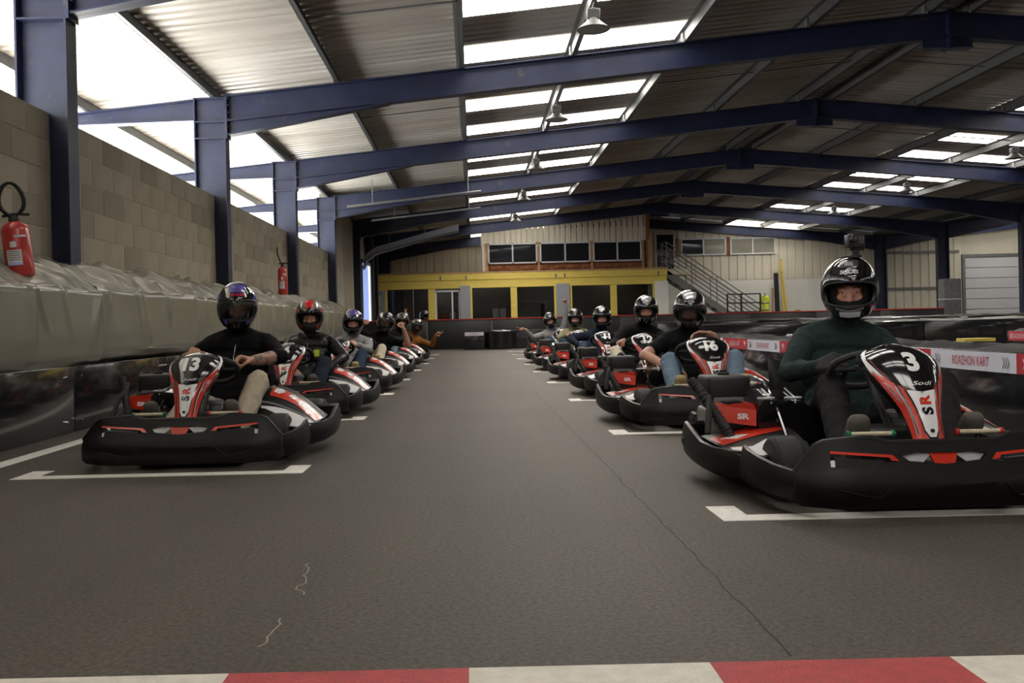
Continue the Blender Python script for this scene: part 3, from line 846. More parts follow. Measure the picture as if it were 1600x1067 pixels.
b = MB(); b.box(0.0125, 0.014, -0.15, 0.09, 0.11, 0.21); b.build('red_field', 'banner_red', o)

# ================================================================== FAR END: yellow front, mezzanine, stairs
YF = 33.0
e = empty('reception_front', (0, YF, 0)); RF = e
tag(e, 'yellow timber reception front with dark glazed openings and pale panels', 'facade')
fx = lambda p: wx(p, YF)
b = MB(); b.rbox(fx(584), fx(1044), -0.05, 0.18, 2.36, 2.62, 0.01, seg=1); b.build('beam', 'yellow_wood', e)
b = MB(); b.rbox(fx(586), fx(1043), -0.02, 0.16, 2.06, 2.36, 0.01, seg=1); b.build('beam', 'yellow_wood', e)
for a, c in ((603, 606), (670, 681), (735, 739), (799, 809), (867, 871), (890, 895), (955, 965), (1021, 1025)):
    b = MB(); b.rbox(fx(a), fx(c), 0.0, 0.15, 0, 2.08, 0.006, seg=1); b.build('post', 'yellow_wood', e)
for a, c in ((579, 603), (720, 736), (870, 891), (1024, 1045)):
    b = MB(); b.rbox(fx(a), fx(c), -0.06, 0.0, 0, 2.02 if a < 600 else 2.16, 0.006, seg=1); o = b.build('pale_panel', 'grey_panel' if a < 1000 else 'white_wall', e)
    if a < 600:
        b = MB(); b.box(fx(584), fx(596), -0.066, -0.06, 1.15, 1.85); b.build('poster', 'poster_pale', o)
        b = MB(); b.prism([(fx(588), 1.55), (fx(591), 1.55), (fx(590), 1.72), (fx(589.3), 1.75)], -0.070, -0.066); b.build('mark', 'ink', o)
        text_on('lettering', 'KART', plane_fn((fx(590), -0.069, 1.38), (0.94, 0, 0.3), (-0.3, 0, 0.94)), 'ink', o, 0.10)
for a, c in ((606, 670), (739, 799), (809, 867), (895, 955), (965, 1021)):
    b = MB(); b.box(fx(a), fx(c), 0.06, 0.07, 0.85, 2.06); b.build('pane', 'glass_dark', e)
    b = MB(); b.box(fx(a), fx(c), 0.02, 0.10, 0, 0.85); b.build('parapet', 'white_wall', e)
b = MB(); w0, w1 = fx(681), fx(720)
for (x0, x1, z0, z1) in ((w0, w0 + 0.06, 0, 2.0), (w1 - 0.06, w1, 0, 2.0), (w0, w1, 1.94, 2.0), (w1 - 0.32, w1 - 0.26, 0, 1.94)): b.box(x0, x1, 0.02, 0.09, z0, z1)
o = b.build('glazed_door', 'pvc_white', e); b = MB(); b.box(w0 + 0.06, w1 - 0.06, 0.05, 0.056, 0.1, 1.94); b.build('pane', 'glass_dark', o)
for p in (690, 730, 870, 884, 1030):
    b = MB(); b.rbox(fx(p) - 0.03, fx(p) + 0.03, -0.07, -0.04, 2.38, 2.52, 0.006, seg=1); b.build('bracket', 'galv', e)
# dark room behind the glass
b = MB(); b.box(fx(584), fx(1044), 3.2, 3.25, 0, 2.6); b.box(fx(584), fx(1044), 0.1, 3.25, 2.5, 2.6); b.build('room_lining', 'dark_interior', e)
b = MB(); b.box(fx(1044) - 0.1, fx(1044), 0.1, 3.25, 0, 2.6); b.box(fx(584), fx(584) + 0.1, 0.1, 3.25, 0, 2.6); b.build('room_side', 'white_wall', e)
b = MB(); b.box(fx(583), fx(1046), -0.06, 3.5, 2.6, 2.66); b.build('deck', 'wood', e)
for p0, p1, z0, z1, y, m in ((632, 647, 0, 2.3, 1.5, 'grey_panel'), (811, 856, 0.0, 1.55, 1.6, 'grey_panel'), (845, 850, 0.0, 1.45, 1.15, 'black_matt')):
    b = MB(); b.rbox(fx(p0) * 1.05, fx(p1) * 1.05, y, y + 0.4, z0, z1, 0.01, seg=1); o = b.build('cupboard', m, None, (0, YF, 0)); tag(o, {632: 'tall grey column cabinet seen through the glass next to the glazed door', 811: 'wide pale grey cabinet seen through the reception glass', 845: 'dark open shelf standing in front of the wide pale cabinet'}[p0], 'cabinet')
for q, lx in enumerate((-1.2, 3.2)):  # lamps put in only to lift the dark reception interior
    l = empty('ceiling_lamp', (lx, YF + 1.6, 2.5)); tag(l, ['round ceiling lamp inside the reception behind the glazed door', 'round ceiling lamp inside the reception behind the wide cabinet window'][q], 'lamp')
    b = MB(); b.lathe([(0.16, 0), (0.16, -0.03), (0.02, -0.04), (0, -0.04)], n=18); b.build('base', 'pvc_white', l)
    b = MB(); b.lathe([(0.13, -0.04), (0.10, -0.075), (0, -0.09)], n=18); b.build('shade', 'lamp_lens', l)
    ld = bpy.data.lights.new('bulb', 'POINT'); ld.energy = 26.0; ld.color = (1.0, 0.92, 0.8); ld.shadow_soft_size = 0.1
    lo = bpy.data.objects.new('bulb', ld); COL.objects.link(lo); lo.parent = l; lo.location = (0, 0, -0.22)
# bottles and cards on the counter
b = MB(); b.rbox(fx(684), fx(800), 0.6, 1.1, 0.0, 0.95, 0.01, seg=1); o = b.build('counter', 'dark_interior', None, (0, YF, 0)); tag(o, 'dark counter behind the glazed door and window', 'counter')
for i, p in enumerate((686, 690, 695, 699)):
    b = MB(); b.lathe([(0.04, 0), (0.042, 0.02), (0.042, 0.17), (0.018, 0.22), (0.018, 0.27), (0, 0.27)], n=12); o = b.build('bottle', 'bottle_orange', None, (fx(p) * 1.02, YF + 0.8, 0.95)); tag(o, 'orange drink bottle on the dark counter', 'bottle', 'orange bottles on the counter')
    b = MB(); b.lathe([(0.02, 0.255), (0.02, 0.285), (0, 0.285)], n=10); b.build('cap', 'pvc_white', o)
for i, p in enumerate((704, 708, 711)):
    b = MB(); b.rbox(-0.03, 0.03, -0.03, 0.03, 0, 0.26, 0.01); o = b.build('drink_carton', 'paper', None, (fx(p) * 1.02, YF + 0.8, 0.95)); tag(o, 'small white carton next to the orange bottles', 'carton', 'white cartons on the counter')
    b = MB(); b.lathe([(0.012, 0.26), (0.012, 0.28), (0, 0.28)], n=10); b.build('cap', 'ink', o)
for p in (777, 786):
    b = MB(); b.prism([(-0.14, 0), (0.14, 0), (0.14, 0.35), (-0.14, 0.35)], 0, 0.02); o = b.build('menu_card', 'paper', None, (fx(p), YF + 0.7, 0.95)); tag(o, 'white upright card behind the glass on the counter', 'card', 'white cards on the counter')
    for k in range(4):
        b = MB(); b.box(-0.1, 0.1, -0.003, 0, 0.08 + 0.06 * k, 0.095 + 0.06 * k); b.build('print_line', 'grey_panel', o)

# mezzanine office
YM = 33.7
e = empty('mezzanine_office', (0, YM, 2.66)); mx = lambda p: wx(p, YM)
tag(e, 'mezzanine office with white window band over exposed insulation on the yellow front', 'office')
def mwin(p0, p1):
    b = MB(); x0, x1 = mx(p0), mx(p1); z0, z1, f = 0.31, 1.08, 0.055; xm = (x0 + x1) / 2
    for q in ((x0, x1, z0, z0 + f), (x0, x1, z1 - f, z1), (x0, x0 + f, z0, z1), (x1 - f, x1, z0, z1), (xm - f / 2, xm + f / 2, z0, z1)): b.box(q[0], q[1], -0.05, 0.03, q[2], q[3])
    o = b.build('window', 'pvc_white', e)
    for s, t in ((x0 + f, xm - f / 2), (xm + f / 2, x1 - f)):
        b = MB(); b.box(s, t, -0.01, 0.0, z0 + f, z1 - f); b.build('pane', 'dark_pane', o)
for w in ((765, 842), (846, 925), (929, 1005)): mwin(*w)
for p in (763, 844, 927, 1007, 1017):
    b = MB(); b.box(mx(p) - 0.045, mx(p) + 0.045, -0.03, 0.08, 0, 1.1); b.build('stud', 'wood', e)
b = MB(); b.box(mx(763), mx(1017), 0.05, 0.1, 0, 1.1); b.build('backing', 'wood_red', e)
for i in range(9):
    a = mx(766) + i * (mx(925) - mx(766)) / 6.6; sd = i * 3.3
    b = MB(); b.grid(lambda u, v: (a + 0.56 * u, 0.05 - 0.07 * math.sin(math.pi * u) ** 0.4 * math.sin(math.pi * v) ** 0.4 - 0.03 * noise.noise((u * 4 + sd, v * 3, 0)), 0.03 + 0.25 * v), 10, 6); b.build('insulation', 'wood_red', e)
x = mx(757)
while x < mx(1014):
    cladding_panel(x, 0.2, 0, zr(x) - 0.12 - 1.08 - 2.66, 'cladding', 0.03, e).location = (x, 0.03, 1.08); x += 0.21
b = MB(); b.box(mx(757) - 0.03, mx(757) + 0.06, -0.06, 3.4, 0, 1.6); b.build('side_wall', 'cladding', e)
b = MB(); b.box(mx(1012), mx(1018), -0.02, 3.4, 0, 2.15); b.build('side_wall', 'wood_red', e)
b = MB(); b.box(mx(757), mx(1018), 0.03, 0.06, 1.08, 1.62); b.build('header', 'cladding_b', e)

# staircase down from the mezzanine
e = empty('steel_staircase', (7.2, 33.4, 0)); tag(e, 'grey steel staircase with slim railings rising to the mezzanine', 'staircase')
TOP, RUN = 2.62, 3.85
for y in (0, 0.9):
    b = MB(); b.prism([(0, TOP), (RUN, 0), (RUN - 0.35, 0), (-0.05, TOP - 0.26)], y, y + 0.02); b.build('stringer', 'stair_steel', e)
    for k in range(6):
        b = MB(); h = 0.18 + 0.165 * k; b.tube([(0.05, y, TOP + h), (RUN - 0.1, y, h + 0.03)], 0.014 if k < 5 else 0.022, 6); b.build('rail', 'stair_steel', e)
    for k in range(5):
        x = 0.05 + (RUN - 0.15) * k / 4; z = TOP * (1 - x / RUN); b = MB(); b.tube([(x, y, z - 0.05), (x, y, z + 1.02)], 0.018, 6); b.build('baluster', 'stair_steel', e)
for k in range(14):
    x = RUN * (k + 0.5) / 14; z = TOP * (1 - (k + 0.9) / 14); b = MB(); b.box(x - 0.13, x + 0.13, 0.02, 0.9, z, z + 0.025); b.build('tread', 'stair_steel', e)
b = MB(); b.box(0, 0.9, 0.9, 3.6, TOP - 0.22, TOP); b.box(-0.0, 0.9, 0.0, 0.9, TOP - 0.22, TOP - 0.0); b.build('landing', 'cladding', e)
for k in range(6):
    b = MB(); b.tube([(0.0, 0.92, TOP + 0.18 + 0.165 * k), (0.0, 0.0, TOP + 0.18 + 0.165 * k), (0.05, 0, TOP + 0.18 + 0.165 * k)], 0.012, 6); b.build('rail', 'stair_steel', e)
# guard rack, vest and timber against the white base wall
e = empty('guard_rail', (wx(1163, 32.6), 32.6, 0)); tag(e, 'black steel guard rail rack standing in front of the staircase foot', 'railing')
for x in (-0.6, -0.1, 0.6):
    b = MB(); b.tube([(x, 0, 0), (x, 0, 1.62)], 0.03, 6); b.build('post', 'black_matt', e)
for z in (0.4, 0.95, 1.28, 1.6):
    b = MB(); b.tube([(-0.6, 0, z), (0.6, 0, z)], 0.025, 6); b.build('rail', 'black_matt', e)
e = empty('hivis_vest', (wx(1196, 33), 33.0, 0.78)); tag(e, 'yellow high visibility vest hanging beside the staircase', 'vest')
b = MB()
def vest(a, c):
    w = lerp_tab([(0, 0.17), (0.6, 0.16), (0.8, 0.20), (1, 0.12)], c); an = (a - 0.5) * 2
    return (w * an + 0.02 * noise.noise((c * 4, a * 3, 0)), -0.10 * math.cos(an * 1.5) + 0.03 * noise.noise((a * 5, c * 5, 2)), 0.75 * c)
b.grid(vest, 16, 14); o = b.build('cloth', 'hivis', e); md = o.modifiers.new('thickness', 'SOLIDIFY'); md.thickness = 0.01
for z in (0.2, 0.45):
    b = MB(); b.grid(lambda a, c: Vector(vest(a, (z + 0.05 * c) / 0.75)) + Vector((0, -0.006, 0)), 16, 1); b.build('reflective_band', 'galv', e)
b = MB(); b.tube([(0, 0, -0.78), (0, 0, 0.85)], 0.015, 6); b.build('stand', 'black_matt', e)
def leaner(name, px, y, w, h, m, lean, label, cat):
    b = MB(); b.rbox(-w / 2, w / 2, -0.03, 0.03, 0, h, 0.004, seg=1); o = b.build(name, m, None, (wx(px, y), y, 0)); o.rotation_euler = (-0.06, lean, 0)
    b = MB(); b.box(-w / 2, w / 2, -0.031, 0.031, h - 0.02, h + 0.004); b.build('cut_end', 'wood', o); tag(o, label, cat)
leaner('roll_of_sheet', 1216, 36.6, 0.18, 2.55, 'black_matt', 0.0, 'tall dark roll leaning on the white base wall', 'roll')
leaner('timber_plank', 1227, 36.6, 0.10, 3.1, 'yellow_wood', -0.02, 'tall yellow plank leaning on the gable wall', 'plank')
leaner('timber_plank', 1233, 36.5, 0.05, 2.6, 'yellow_wood', -0.07, 'thin yellow batten leaning beside the tall plank', 'plank')
leaner('timber_offcut', 1248, 35.5, 0.2, 1.0, 'wood', 0.0, 'short brown timber offcut standing on the floor by the white wall', 'plank')
leaner('timber_offcut', 1208, 36.2, 0.06, 1.9, 'wood', 0.03, 'narrow brown timber leaning beside the dark roll', 'plank')
# wrapped cabinet on the far right column
e = empty('wrapped_cabinet', (VALLEY, 31.9, 0)); tag(e, 'grey plastic wrapped cabinet strapped to the far right column', 'cabinet')
b = MB(); b.rbox(-0.30, 0.34, -0.3, 0.1, 0.55, 1.95, 0.05); b.build('body', 'grey_box', e)
b = MB(); b.tube([(0, -0.1, 0), (0, -0.1, 0.56)], 0.05); b.build('leg', 'steel_blue', e)
b = MB(); b.rbox(-0.31, 0.35, -0.31, 0.11, 1.2, 1.24, 0.01, seg=1); b.build('strap', 'pvc_white', e)

# side door at the far left, emissive sheets for its daylight; overhead door track
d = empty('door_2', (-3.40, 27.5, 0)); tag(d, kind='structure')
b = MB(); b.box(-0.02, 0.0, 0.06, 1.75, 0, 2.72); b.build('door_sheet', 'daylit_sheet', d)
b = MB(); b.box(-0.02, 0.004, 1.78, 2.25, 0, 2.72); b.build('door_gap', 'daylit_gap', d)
b = MB(); b.box(-0.2, 0.03, 0.0, 0.06, 0, 2.8); b.box(-0.2, 0.03, 2.25, 2.35, 0, 2.8); b.box(-0.2, 0.03, 0.0, 2.35, 2.72, 2.82); b.build('door_frame', 'stair_steel', d)
b = MB(); b.tube([(0.02, 2.5, 0), (0.02, 2.5, 4.0)], 0.10, 8); b.build('jamb_post', 'black_matt', d)
e = empty('door_track', (-3.35, 27.6, 0)); tag(e, 'pale overhead door track curving up under the roof by the side door', 'track')
b = MB()
pts = [(0.0, 2.55), (0.10, 2.78), (0.4, 2.98), (2.2, 3.45), (2.95, 3.62)]
b.box(-0.27, 0.02, 0.05, 0.3, 2.5, 2.62)
for (xa, za), (xb, zb) in zip(pts, pts[1:]): b.hexa([(x, y, z + q) for q in (0, 0.2) for y in (0, 0.35) for x, z in ((xa, za), (xb, zb))])
b.build('panel', 'grey_panel', e)
for y in (-0.03, 0.36):
    b = MB(); b.tube([(x, y, z) for x, z in pts], 0.025, 6); b.build('rail', 'galv', e)
for x, z in ((0.8, 3.1), (1.9, 3.4), (2.8, 3.6)):
    b = MB(); b.tube([(x, 0.15, z), (x, 0.15, zr(-3.35 + x) + 0.1)], 0.012, 6); b.build('hanger', 'galv', e)
e = empty('conduit_rail', (0, 21.0, 0)); tag(e, 'long grey conduit rail slung under the roof beside the skylights', 'rail')
for k, (x0, x1, z, y) in enumerate(((-2.9, 0.25, 3.55, 0), (-2.6, 0.25, 3.50, 2.4))):
    b = MB(); b.tube([(x0, y, z), (x1, y, z + (x1 - x0) * SLOPE)], 0.028, 8); b.build('pipe', 'galv', e)
    for x in (x0 + 0.6, x1 - 0.3):
        b = MB(); b.tube([(x, y, z + (x - x0) * SLOPE), (x, y, zr(x) + 0.1)], 0.012, 6); b.build('hanger', 'galv', e)

# ================================================================== THE KARTS
# local frame of a kart: origin on the ground under the front bumper, +y towards its tail, +z up
NOSE_Y = [(0, 0.10), (0.3, 0.155), (0.55, 0.215), (0.75, 0.275), (0.9, 0.345), (1.0, 0.43)]
NOSE_Z = [(0, 0.245), (0.3, 0.375), (0.55, 0.475), (0.75, 0.548), (0.9, 0.592), (1.0, 0.605)]
NOSE_W = [(0, 0.062), (0.12, 0.066), (0.3, 0.083), (0.5, 0.120), (0.68, 0.148), (0.8, 0.150), (0.9, 0.130), (0.97, 0.090), (1.0, 0.055)]
NOSE_L = 0.52
def nose(u, t):
    w = smooth_tab(NOSE_W, t); au = abs(u)
    bend = 0.055 * au ** 2.4 * (0.55 + 0.6 * t)
    y = smooth_tab(NOSE_Y, t) + bend * 1.25; z = smooth_tab(NOSE_Z, t) - bend * 0.45 * t
    return Vector((w * u * (1 - 0.06 * au * au), y, z))
def nose_txt(dx0, t0, xs=1.0, rot=False):
    def fn(a, b):
        if rot: a, b = -b, a
        t = t0 + b / NOSE_L
        return on_surf(nose, (dx0 + a) / smooth_tab(NOSE_W, t), t, 0.0045)
    return fn
def mirror(poly): return [(-u, t) for u, t in poly][::-1]

def pod_surf(side, high):
    """side pod top: a 0 inner .. 1 outer, b 0 front .. 1 rear"""
    def fn(a, b):
        x = 0.30 + (0.305 + 0.03 * math.sin(math.pi * b)) * a - 0.02 * (1 - b)
        y = 0.47 + 0.62 * b - 0.05 * a
        s = sstep(-0.08, 0.50, b) * (1 - 0.35 * sstep(0.75, 1.0, b))
        z = 0.165 + high * s * (1 - abs(a) ** 1.7) + 0.02 * s
        return Vector((side * x, y, z))
    return fn if side > 0 else (lambda a, b: fn(a, b))

def build_kart():
    """meshes of the kart shared by all; returns list of (name, mesh, children)"""
    P = []
    def part(name, mb_or_mesh, m=None, kids=()):
        me = mb_or_mesh.mesh(name, m) if isinstance(mb_or_mesh, MB) else mb_or_mesh
        P.append((name, me, list(kids)))
    def sub(name, mb_or_mesh, m=None):
        return (name, mb_or_mesh.mesh(name, m) if isinstance(mb_or_mesh, MB) else mb_or_mesh)
    # ---- front bumper: one cut-out panel and the two wrap-around ends
    half = [(0, 0.262), (0.185, 0.262), (0.215, 0.268), (0.245, 0.279), (0.28, 0.281), (0.415, 0.268), (0.44, 0.256), (0.515, 0.165), (0.525, 0.06), (0.50, 0.045), (0.36, 0.038), (0, 0.036)]
    outline = half + [(-x, z) for x, z in half[::-1]][1:-1]
    slot_r = [(0.165, 0.203), (0.185, 0.224), (0.405, 0.240), (0.405, 0.186), (0.388, 0.186), (0.384, 0.216), (0.215, 0.205), (0.212, 0.196)]
    holes = [slot_r, [(-x, z) for x, z in slot_r[::-1]], [(-0.15, 0.220), (-0.10, 0.229), (0.10, 0.229), (0.15, 0.220), (0.125, 0.200), (0.0, 0.190), (-0.125, 0.200)]]
    bm = plate_with_holes(outline, holes, 0.022)
    for x in (-0.53, -0.50, -0.46, -0.40, -0.3, -0.15, 0, 0.15, 0.3, 0.40, 0.46, 0.50, 0.53):
        bmesh.ops.bisect_plane(bm, geom=bm.verts[:] + bm.edges[:] + bm.faces[:], plane_co=(x, 0, 0), plane_no=(1, 0, 0))
    for z in (0.08, 0.13, 0.18): bmesh.ops.bisect_plane(bm, geom=bm.verts[:] + bm.edges[:] + bm.faces[:], plane_co=(0, 0, z), plane_no=(0, 0, 1))
    def front_y(x, z): return 0.02 + 1.1 * max(0, abs(x) - 0.36) ** 2 * 2.2 + 0.03 * x * x + 0.055 * max(0, z - 0.14) / 0.14 - 0.012 * math.exp(-((z - 0.12) / 0.05) ** 2) + 0.03 * max(0, 0.09 - z) / 0.05 * 0.4
    for v in bm.verts: v.co.y += front_y(v.co.x, v.co.z)
    kids = []
    for s in (1, -1):
        m = MB(); m.prism([(s * 0.165, 0.2035), (s * 0.185, 0.2245), (s * 0.402, 0.2405), (s * 0.402, 0.2325), (s * 0.198, 0.2165), (s * 0.192, 0.206)], -0.016, 0.004, fn=lambda p, q, h: (p, front_y(p, q) + h, q)); kids.append(sub('red_trim', m, 'kart_red'))
        m = MB(); m.prism([(s * 0.386, 0.186), (s * 0.404, 0.186), (s * 0.404, 0.204), (s * 0.386, 0.207)], 0.0, 0.01, fn=lambda p, q, h: (p, front_y(p, q) + h, q)); kids.append(sub('pale_clip', m, 'kart_white'))
        m = MB(); m.prism([(s * 0.045, 0.2225), (s * 0.10, 0.2285), (s * 0.148, 0.2205), (s * 0.125, 0.2015), (s * 0.075, 0.1965)], -0.002, 0.008, fn=lambda p, q, h: (p, front_y(p, q) + h, q)); kids.append(sub('pale_wing', m, 'kart_wing'))
        m = MB(); m.tube([(s * x, front_y(x, z) - 0.011, z) for x, z in ((0.19, 0.128), (0.245, 0.078), (0.30, 0.088), (0.40, 0.112))], 0.0035, 6); kids.append(sub('ridge', m, 'kart_black'))
    m = MB(); m.prism([(-0.052, 0.2285), (0.052, 0.2285), (0.036, 0.1925), (0.0, 0.190), (-0.036, 0.1925)], -0.004, 0.008, fn=lambda p, q, h: (p, front_y(p, q) + h, q)); kids.append(sub('red_badge', m, 'kart_red'))
    m = MB(); m.bm(bm, smooth=False)
    edge = [(x, front_y(x, z), z) for x, z in half[:8]]; edge = [(-x, y, z) for x, y, z in edge[::-1]] + edge[1:]
    m.tube(edge, 0.0125, 8)
    part('front_bumper', m, 'kart_black', kids)
    prof = [(0.0, 1.0), (0.012, 0.97), (0.022, 0.72), (0.026, 0.4), (0.016, 0.12), (-0.006, 0.0), (-0.05, 0.0), (-0.03, 0.3), (-0.018, 0.9)]
    for s in (1, -1):
        path = [(0.455, 0.075, 0.165, 0.045), (0.508, 0.125, 0.168, 0.045), (0.545, 0.20, 0.178, 0.047), (0.568, 0.30, 0.192, 0.05), (0.576, 0.40, 0.205, 0.052), (0.571, 0.47, 0.212, 0.055)]
        path = [(s * a, b, c, d) for a, b, c, d in path]
        m = MB(); m.sweep(path if s > 0 else path[::-1], prof); part('bumper_wing', m, 'kart_black')
        path = [(0.555, 0.46, 0.188, 0.06), (0.605, 0.56, 0.182, 0.06), (0.640, 0.68, 0.180, 0.06), (0.658, 0.80, 0.188, 0.065), (0.664, 0.90, 0.215, 0.07), (0.664, 1.00, 0.240, 0.08), (0.656, 1.08, 0.246, 0.085), (0.60, 1.13, 0.240, 0.09), (0.48, 1.15, 0.23, 0.1)]
        path = [(s * a, b, c, d) for a, b, c, d in path]
        m = MB(); m.sweep(path if s > 0 else path[::-1], prof)
        ks = [] 
        q = MB(); q.rbox(s * 0.680 - 0.012, s * 0.680 + 0.012, 1.01, 1.05, 0.145, 0.175, 0.004, seg=1); ks.append(sub('slot', q, 'black_matt'))
        part('side_bumper', m, 'kart_black', ks)
    # ---- side pods with their graphics
    def pod(side, high, decals):
        fn = pod_surf(side, high); m = MB(); m.grid(lambda a, b: fn(a, b), 14, 22)
        ks = []
        for poly, mt in decals: ks.append(sub('graphic', decal_mesh('graphic', fn, poly if side > 0 else poly, mt, off=0.003 if side > 0 else -0.003)))
        part('side_pod', m, 'kart_black', ks)
    blob = lambda ca, cb, ra, rb: [(ca + ra * math.cos(t) * (1 + 0.35 * math.cos(3 * t)), cb + rb * math.sin(t)) for t in [2 * math.pi * i / 12 for i in range(12)]]
    tall = [([(0.02, 0.20), (0.10, 0.20), (0.34, 0.16), (0.50, 0.03), (0.86, 0.0), (0.98, 0.08), (0.98, 0.22), (0.45, 0.235), (0.12, 0.225), (0.02, 0.225)], 'kart_white'),
            ([(0.12, 0.34), (0.6, 0.34), (0.98, 0.27), (0.99, 0.50), (0.55, 0.56), (0.12, 0.55)], 'kart_red'),
            ([(0.16, 0.40), (0.26, 0.39), (0.34, 0.44), (0.24, 0.46), (0.33, 0.50), (0.26, 0.55), (0.17, 0.53), (0.22, 0.47)], 'kart_white'),
            ([(0.42, 0.42), (0.52, 0.40), (0.58, 0.50), (0.48, 0.54)], 'kart_white'),
            ([(0.62, 0.36), (0.84, 0.33), (0.93, 0.47), (0.78, 0.42), (0.70, 0.54), (0.6, 0.47)], 'kart_white'),
            ([(0.0, 0.74), (0.55, 0.70), (0.98, 0.63), (0.98, 0.67), (0.56, 0.74), (0.0, 0.79)], 'kart_grey'),
            ([(0.0, 0.255), (0.98, 0.235), (0.98, 0.25), (0.0, 0.275)], 'kart_grey')]
    pod(1, 0.19, [(p, m) for p, m in tall])
    low = [([(0.35, 0.10), (0.75, 0.02), (0.97, 0.14), (0.95, 0.28), (0.7, 0.22), (0.45, 0.30), (0.30, 0.20)], 'kart_white'),
           ([(0.05, 0.42), (0.97, 0.36), (0.98, 0.68), (0.2, 0.74)], 'kart_red'),
           ([(0.55, 0.46), (0.75, 0.42), (0.9, 0.55), (0.72, 0.56)], 'kart_white')]
    pod(-1, 0.055, [(p, m) for p, m in low])
    # ---- nose panel
    m = MB(); m.grid(lambda a, b: nose(-1.0 + 2.0 * a, b), 26, 34)
    m.grid(lambda a, b: nose(-1, b) + Vector((0.012 * a, 0.075 * a * (0.5 + 0.5 * b), -0.015 * a)), 4, 34)
    m.grid(lambda a, b: nose(1, b) + Vector((-0.012 * a, 0.075 * a * (0.5 + 0.5 * b), -0.015 * a)), 4, 34)
    m.grid(lambda a, b: nose(-1 + 2 * a, 1.0) + Vector((0, 0.055 * b, -0.05 * b)), 20, 3)
    ks = []
    def dec(poly, mt, off=0.002, name='graphic', both=False):
        ks.append(sub(name, decal_mesh(name, nose, poly, mt, off)))
        if both: ks.append(sub(name, decal_mesh(name, nose, mirror(poly), mt, off)))
    dec([(-0.97, 0.01), (0.97, 0.01), (0.97, 0.30), (0.97, 0.55), (0.72, 0.55), (0.46, 0.465), (0, 0.445), (-0.46, 0.465), (-0.72, 0.55), (-0.97, 0.55), (-0.97, 0.30)], 'kart_red', 0.0015)
    dec([(0.72, 0.55), (0.97, 0.55), (0.985, 0.66), (0.93, 0.68), (0.80, 0.62)], 'kart_red', 0.0015, both=True)
    dec([(-0.52, 0.465), (0, 0.445), (0.52, 0.465), (0.40, 0.10), (0.22, 0.045), (-0.22, 0.045), (-0.40, 0.10)], 'kart_gloss', 0.002)
    dec([(-0.46, 0.458), (0, 0.440), (0.46, 0.458), (0.34, 0.12), (0.16, 0.065), (-0.16, 0.065), (-0.34, 0.12)], 'kart_white', 0.003)
    dec([(0.62, 0.535), (0.66, 0.53), (0.70, 0.10), (0.64, 0.06)], 'kart_gloss', 0.003, both=True)
    dec([(0.67, 0.50), (0.70, 0.50), (0.745, 0.10), (0.72, 0.06)], 'kart_wing', 0.003, both=True)
    dec([(0.80, 0.585), (0.93, 0.68), (0.985, 0.66), (0.99, 0.80), (0.97, 0.90), (0.90, 0.955), (0.86, 0.93), (0.91, 0.86), (0.92, 0.78), (0.86, 0.69)], 'kart_white', 0.002, both=True)
    dec([(0.70, 0.55), (0.74, 0.56), (0.83, 0.68), (0.885, 0.80), (0.855, 0.80), (0.80, 0.70)], 'kart_maroon', 0.0025, both=True)
    dec([(0.05, 0.955), (0.4, 0.95), (0.36, 0.985), (0.04, 0.99)], 'kart_red', 0.002)
    m2 = MB(); m2.lathe([(0.008, 0), (0.007, 0.003), (0, 0.004)], (0, 0, 0), 'Z', 10)
    c = on_surf(nose, 0, 0.115, 0.003)
    m3 = MB(); m3.lathe([(0.008, 0), (0.007, -0.004), (0, -0.005)], c, 'Y', 10); ks.append(sub('screw', m3, 'black_matt'))
    part('nose_panel', m, 'kart_gloss', ks)
    # ---- chassis, floor tray, steering
    m = MB(); m.box(-0.30, 0.30, 0.14, 1.55, 0.045, 0.052); part('floor_tray', m, 'kart_dark')
    for s in (1, -1):
        m = MB(); m.tube([(s * 0.20, 0.08, 0.12), (s * 0.30, 0.30, 0.07), (s * 0.33, 0.8, 0.065), (s * 0.34, 1.4, 0.07), (s * 0.36, 1.72, 0.12)], 0.016, 8); part('chassis_tube', m, 'kart_dark')
        m = MB(); m.tube([(s * 0.33, 0.40, 0.10), (s * 0.345, 0.62, 0.20), (s * 0.33, 0.80, 0.33), (s * 0.31, 1.0, 0.42), (s * 0.30, 1.25, 0.44)], 0.009, 8); part('seat_rail', m, 'kart_gloss')
        m = MB(); m.tube([(s * 0.575, 0.50, 0.13), (s * 0.60, 0.8, 0.13), (s * 0.58, 1.1, 0.14), (s * 0.33, 1.15, 0.1)], 0.014, 8); part('side_tube', m, 'kart_dark')
    m = MB(); m.tube([(0.2, 0.09, 0.13), (0, 0.075, 0.13), (-0.2, 0.09, 0.13)], 0.014, 8); part('front_tube', m, 'kart_dark')
    m = MB(); m.tube([(0, 0.30, 0.10), (0, 0.50, 0.32), (0, 0.65, 0.485)], 0.014, 8); part('steering_column', m, 'kart_dark')
    m = MB(); ax = Vector((0, 0.66, 0.75)).normalized(); c = Vector((0, 0.66, 0.495)); u_ = Vector((1, 0, 0)); v_ = ax.cross(u_)
    ring = [c + (u_ * 0.145 * math.cos(t) + v_ * (0.125 if math.sin(t) > -0.5 else 0.105) * math.sin(t)) for t in [2 * math.pi * i / 28 for i in range(28)]]
    m.tube(ring, 0.0145, 8, closed=True)
    for t in (0.1, math.pi - 0.1, -math.pi / 2): m.tube([c, c + u_ * 0.14 * math.cos(t) + v_ * 0.105 * math.sin(t)], 0.011, 6)
    m.lathe([(0.045, -0.012), (0.045, 0.012)], c, 'Z', 14); part('steering_wheel', m, 'black_matt')
    m = MB(); m.rbox(-0.11, 0.11, 0.36, 0.62, 0.06, 0.27, 0.03); ks = []
